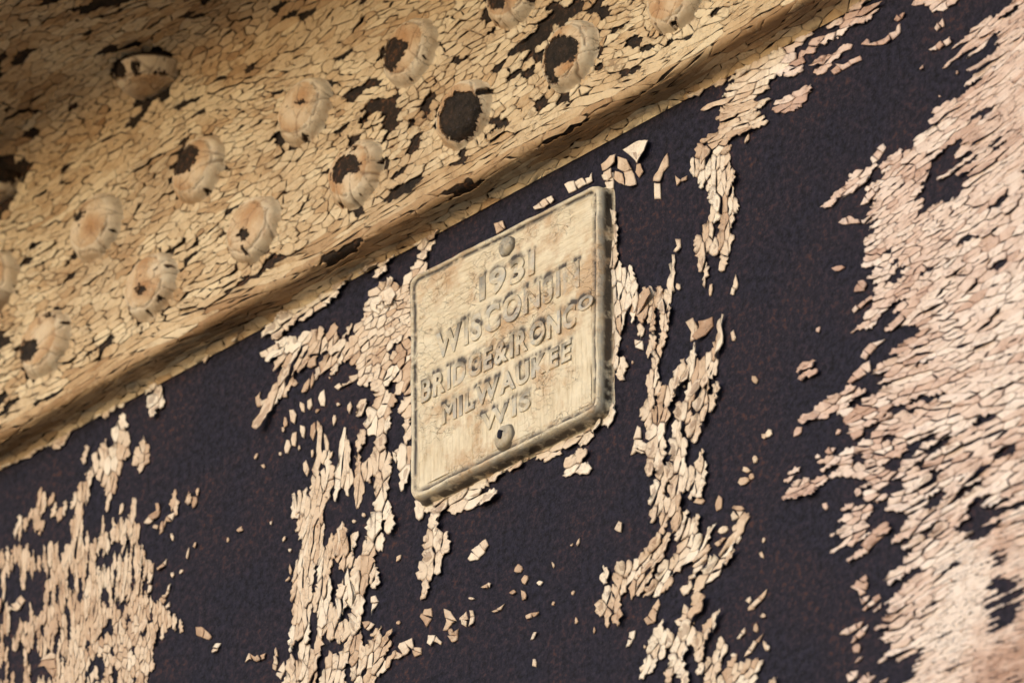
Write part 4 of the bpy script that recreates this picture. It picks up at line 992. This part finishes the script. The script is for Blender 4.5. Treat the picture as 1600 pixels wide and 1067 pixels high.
    for a in range(n):
        for b_ in range(n):
            if not keep[a, b_]: continue
            FA.append((vert(a, b_, 1), vert(a + 1, b_, 1), vert(a + 1, b_ + 1, 1), vert(a, b_ + 1, 1))); SM.append(True)
            for (da, db, p, q_) in ((-1, 0, (0, 1), (0, 0)), (1, 0, (1, 0), (1, 1)), (0, -1, (0, 0), (1, 0)), (0, 1, (1, 1), (0, 1))):
                i_, j_ = a + da, b_ + db
                if 0 <= i_ < n and 0 <= j_ < n and keep[i_, j_]: continue
                A1, B1 = (a + p[0], b_ + p[1]), (a + q_[0], b_ + q_[1])
                FA.append((vert(*A1, 0), vert(*B1, 0), vert(*B1, 1), vert(*A1, 1))); SM.append(False)
    if V:
        ed_ = [0.0] * len(V)
        for key, i_ in idx.items(): ed_[i_] = hgt[key]
        part('paint_coat', V, FA, M_RIVP, rv, SM, {'edge': ed_, 'stain_sheen': [max(-.4, (0.62 if (Vector(v_) - Vector(base)).cross(Vector(Nn)).length < .78 * RR else -0.15) - 0.3 * ((Vector(v_) - Vector(base)).dot(Vector(U * .75 + Vv * .65)) / RR) ** 3 + 1.1 * mnoise.noise(Vector(v_) * 75 + Vector((ri, 0, 0)))) for v_ in V], 'tone': [0.0] * len(V)})  # sides paler, most at upper right: sky sheen painted in beside real staining

# ------------------------------------------------------------------ builder's plate
corners = [hit_y(*p, 0.0) for p in ((660, 795), (957, 650), (958, 292), (658, 443))]   # bottom left, bottom right, top right, top left
cen = sum(corners) / 4
plate = mk_thing('builder_plate', (cen[0], 0, corners[0][2]), 'small square cream-painted cast plate with raised letters bolted to girder web', 'plate')
PT = 0.0082
def outline(inset, rad, seg=7, sub=24):
    """rounded four-sided outline, moved inwards"""
    P = [np.array([c[0], c[2]]) for c in corners]
    Q = []
    for i in range(4):
        p, a, b_ = P[i], P[i - 1], P[(i + 1) % 4]
        e1 = (a - p) / np.linalg.norm(a - p); e2 = (b_ - p) / np.linalg.norm(b_ - p)
        sn = abs(e1[0] * e2[1] - e1[1] * e2[0])
        Q.append(p + (e1 + e2) * inset / sn)
    out = []
    arcs = []
    for i in range(4):
        p, a, b_ = Q[i], Q[i - 1], Q[(i + 1) % 4]
        e1 = (a - p) / np.linalg.norm(a - p); e2 = (b_ - p) / np.linalg.norm(b_ - p)
        r = max(rad - inset * .6, 0.0012)
        s, e = p + e1 * r, p + e2 * r
        arcs.append([(1 - t) ** 2 * s + 2 * t * (1 - t) * p + t * t * e for t in np.linspace(0, 1, seg)])
    for i in range(4):
        out += arcs[i]
        a, b_ = arcs[i][-1], arcs[(i + 1) % 4][0]
        out += [a + (b_ - a) * t for t in np.linspace(0, 1, sub + 2)[1:-1]]
    return out
RINGS = [(-0.0018, 0.0002, 0, 0), (-0.0009, 0.0007, 0, .3), (-0.0002, 0.0018, 0, 1), (0.0002, 0.0032, .2, 1), (0.0003, 0.0048, .5, .7), (0.0005, 0.0066, .9, 0), (0.0012, 0.0083, .55, 0), (0.0020, 0.0087, .3, 0), (0.0028, 0.0085, .2, 0), (0.0034, 0.0078, .1, .8), (0.0039, PT - .0006, 0, .8), (0.0060, PT, 0, 0)]
V, FA, ed, stn = [], [], [], []
npt = len(outline(0, .006))
for ins, h, e_, d_ in RINGS:
    for k, p in enumerate(outline(ins, 0.0065)):
        w = 0.0006 * mnoise.noise(Vector((p[0] * 60, p[1] * 60, ins * 200))) + 0.0006 * mnoise.noise(Vector((p[0] * 260, p[1] * 260, ins * 300)))
        hh = h + (w if h > .001 else 0)
        q = p + (cen[[0, 2]] - p) * (w * 8 if ins < 0 else w * 3)
        V.append((q[0], -hh, q[1])); ed.append(e_); stn.append(d_)
inner = outline(0.0095, 0.0065)
for p in inner: V.append((p[0], -(PT - 0.0008), p[1])); ed.append(0); stn.append(0)
nr = len(V) // npt
for r in range(nr - 1):
    for k in range(npt):
        k2 = (k + 1) % npt
        FA.append((r * npt + k, r * npt + k2, (r + 1) * npt + k2, (r + 1) * npt + k))
FA.append(tuple((nr - 1) * npt + k for k in range(npt)))
part('plate_body', V, FA, M_PLATE, plate, True, {'edge': ed, 'stain_sheen': stn})
LETTER_TOPS = []      # upper letter edges; the plate face is darkened just above them (x, z)

# raised letters
def letter_mesh(ch):
    cu = bpy.data.curves.new('glyph', 'FONT'); cu.body = ch; cu.size = 1.0
    cu.extrude = 0.05; cu.bevel_depth = 0.045; cu.bevel_resolution = 2; cu.offset = -0.006; cu.resolution_u = 5
    ob = bpy.data.objects.new('glyph', cu); S.collection.objects.link(ob)
    dg = bpy.context.evaluated_depsgraph_get()
    me = bpy.data.meshes.new_from_object(ob.evaluated_get(dg))
    v = np.array([tuple(q.co) + (q.normal[1],) for q in me.vertices]); f = [tuple(p.vertices) for p in me.polygons]
    bpy.data.objects.remove(ob); bpy.data.curves.remove(cu); bpy.data.meshes.remove(me)
    return v, f
GL = {}
def text_line(txt, p0, p1, hpx, small_last=False):
    a = hit_y(*p0, -PT); b_ = hit_y(*p1, -PT)
    zh = hit_y(p0[0], p0[1] - hpx, -PT)
    hgt = zh[2] - a[2]
    ex = (b_ - a); span = np.linalg.norm(ex); ex /= span
    adv, x = [], 0.0
    for ch in txt:
        if ch not in GL: GL[ch] = letter_mesh(ch)
        w = GL[ch][0][:, 0].max() - GL[ch][0][:, 0].min()
        if adv and prev_ch + ch in ('LW', 'WA', 'AU', 'LA'): x -= 0.09
        prev_ch = ch
        adv.append((x, w)); x += w + 0.13
    tot = x - 0.13
    sx = span / tot
    for ch, (x0, w) in zip(txt, adv):
        v, f = GL[ch]
        v = v.copy()
        gh = 0.73
        v[:, 0] = (v[:, 0] - v[:, 0].min() + x0) * sx
        z = v[:, 1] / gh * hgt
        if small_last and ch == txt[-1] and x0 > tot * 0.9:
            z = z * 0.6 + hgt * 0.45
        up = (v[:, 2] - v[:, 2].min()) / (v[:, 2].max() - v[:, 2].min())
        hh = up * (0.00105 + 0.0008 * np.array([mnoise.noise(Vector((q_[0] * 4 + x0 * 3, q_[1] * 4, len(txt)))) for q_ in v])) - 0.0002
        W3 = [(a[0] + ex[0] * xx, -PT - h_ - 0.0004 * up_ * mnoise.noise(Vector((xx * 300, zz * 300, 5))), a[2] + ex[2] * xx + zz) for xx, zz, h_, up_ in zip(v[:, 0], z, hh, up)]
        LETTER_TOPS.extend((w_[0], w_[2], min(1.3, max(0.0, 0.75 + 1.8 * mnoise.noise(Vector((w_[0] * 120, w_[2] * 120, 3)))))) for w_, u_, n_ in zip(W3, up, v[:, 3]) if u_ < .5 and n_ > .35)
        part('numeral' if ch.isdigit() else ('ampersand' if ch == '&' else 'letter'), W3, f, M_LETTER, plate, True, {'edge': np.where(up < .7, np.where(v[:, 3] > .25, 1.0, 0.45), np.clip((v[:, 1] / gh - .55) / .4, 0, 1) * np.array([max(0.0, .55 + 1.6 * mnoise.noise(Vector((q_[0] * 140, q_[2] * 140, 8)))) for q_ in W3]))})  # letter faces darken towards their tops
text_line('1931', (750, 470), (836, 426), 36)
text_line('WISCONSIN', (682, 562), (906, 446), 39)
text_line('BRIDGE&IRONCO', (659, 629), (928, 493), 34, True)
text_line('MILWAUKEE', (692, 663), (893, 560), 30)
text_line('WIS', (753, 676), (830, 636), 27)

# the flat face behind the letters
def face_grid():
    ins = outline(0.0052, 0.0065)
    q = [ins[k * (len(ins) // 4) + 3] for k in range(4)]      # near the four corners
    n = 170
    ty = np.linspace(0, 1, n); tx = np.linspace(0, 1, n)
    X = np.zeros((n, n)); Z = np.zeros((n, n))
    for a in range(2):
        top = (1 - tx)[None, :] * q[0][a] + tx[None, :] * q[1][a]; bot = (1 - tx)[None, :] * q[3][a] + tx[None, :] * q[2][a]
        g_ = (1 - ty)[:, None] * top + ty[:, None] * bot
        if a == 0: X = g_
        else: Z = g_
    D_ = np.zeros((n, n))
    for dx, dz, am in LETTER_TOPS:
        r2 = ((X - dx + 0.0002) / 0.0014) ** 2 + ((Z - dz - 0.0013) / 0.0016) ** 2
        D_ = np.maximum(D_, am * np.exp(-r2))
    Vg, at_ = [], []
    for r in range(n):
        for c_ in range(n):
            x, z = X[r, c_], Z[r, c_]
            w = 0.00045 * mnoise.noise(Vector((x * 45, z * 70, .5))) + 0.00025 * mnoise.noise(Vector((x * 180, z * 240, 1.5))) + 0.00012 * mnoise.noise(Vector((x * 600, z * 600, 2.5)))
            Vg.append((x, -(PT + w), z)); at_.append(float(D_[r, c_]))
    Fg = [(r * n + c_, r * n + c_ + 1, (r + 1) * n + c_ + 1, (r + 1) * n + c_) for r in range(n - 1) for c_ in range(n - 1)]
    part('plate_face', Vg, Fg, M_PLATE, plate, True, {'edge': [0.0] * len(Vg), 'stain_sheen': at_})
face_grid()

# screws
def screw(px, py, rx, hgt, slot):
    c = hit_y(px, py, -PT)
    V, FA, e_ = [], [], []
    sg = 28
    pr = [(1.25, -0.0003), (1.08, 0.0006 * hgt), (1.0, 0.0016 * hgt), (0.8, 0.0024 * hgt), (0.45, 0.0027 * hgt)]
    for r, h in pr:
        for k in range(sg):
            a = k / sg * 2 * math.pi
            w = 1 + 0.05 * mnoise.noise(Vector((math.cos(a) * 2, math.sin(a) * 2, px)))
            hh = h
            if slot and r < 0.9 and abs(math.sin(a - 0.7)) * r < 0.22: hh -= 0.0014
            V.append((c[0] + rx * r * w * math.cos(a), -PT - hh, c[2] + rx * r * w * math.sin(a))); e_.append(1.0 if r > 1.02 else 0.45)
    for q in range(len(pr) - 1):
        for k in range(sg):
            k2 = (k + 1) % sg
            FA.append((q * sg + k, q * sg + k2, (q + 1) * sg + k2, (q + 1) * sg + k))
    FA.append(tuple((len(pr) - 1) * sg + k for k in range(sg)))
    return part('screw', V, FA, M_LETTER, plate, True, {'edge': e_})
screw(793, 386, 0.0046, 1.0, True)
sc_ = screw(789, 683, 0.0056, 1.0, True)
c = hit_y(787, 681, -PT)
V = [(c[0] + 0.0019 * math.cos(a) * rng.uniform(.7, 1.2), -PT - 0.0029, c[2] + 0.0024 * math.sin(a) * rng.uniform(.8, 1.2)) for a in np.linspace(0, 6.283, 10)[:-1]]
V += [(x, -PT - 0.0022, z) for x, y, z in V]
FA = [tuple(range(9)), tuple(range(17, 8, -1))] + [(k, (k + 1) % 9, 9 + (k + 1) % 9, 9 + k) for k in range(9)]
part('bare_spot', V, FA, M_STEEL, sc_)

# ------------------------------------------------------------------ ground under the bridge
V, FA = box_mesh(-40, 40, -40, 40, -4.2, -4.0)
g = part('ground', V, FA, M_GROUND, None)
g['kind'] = 'structure'
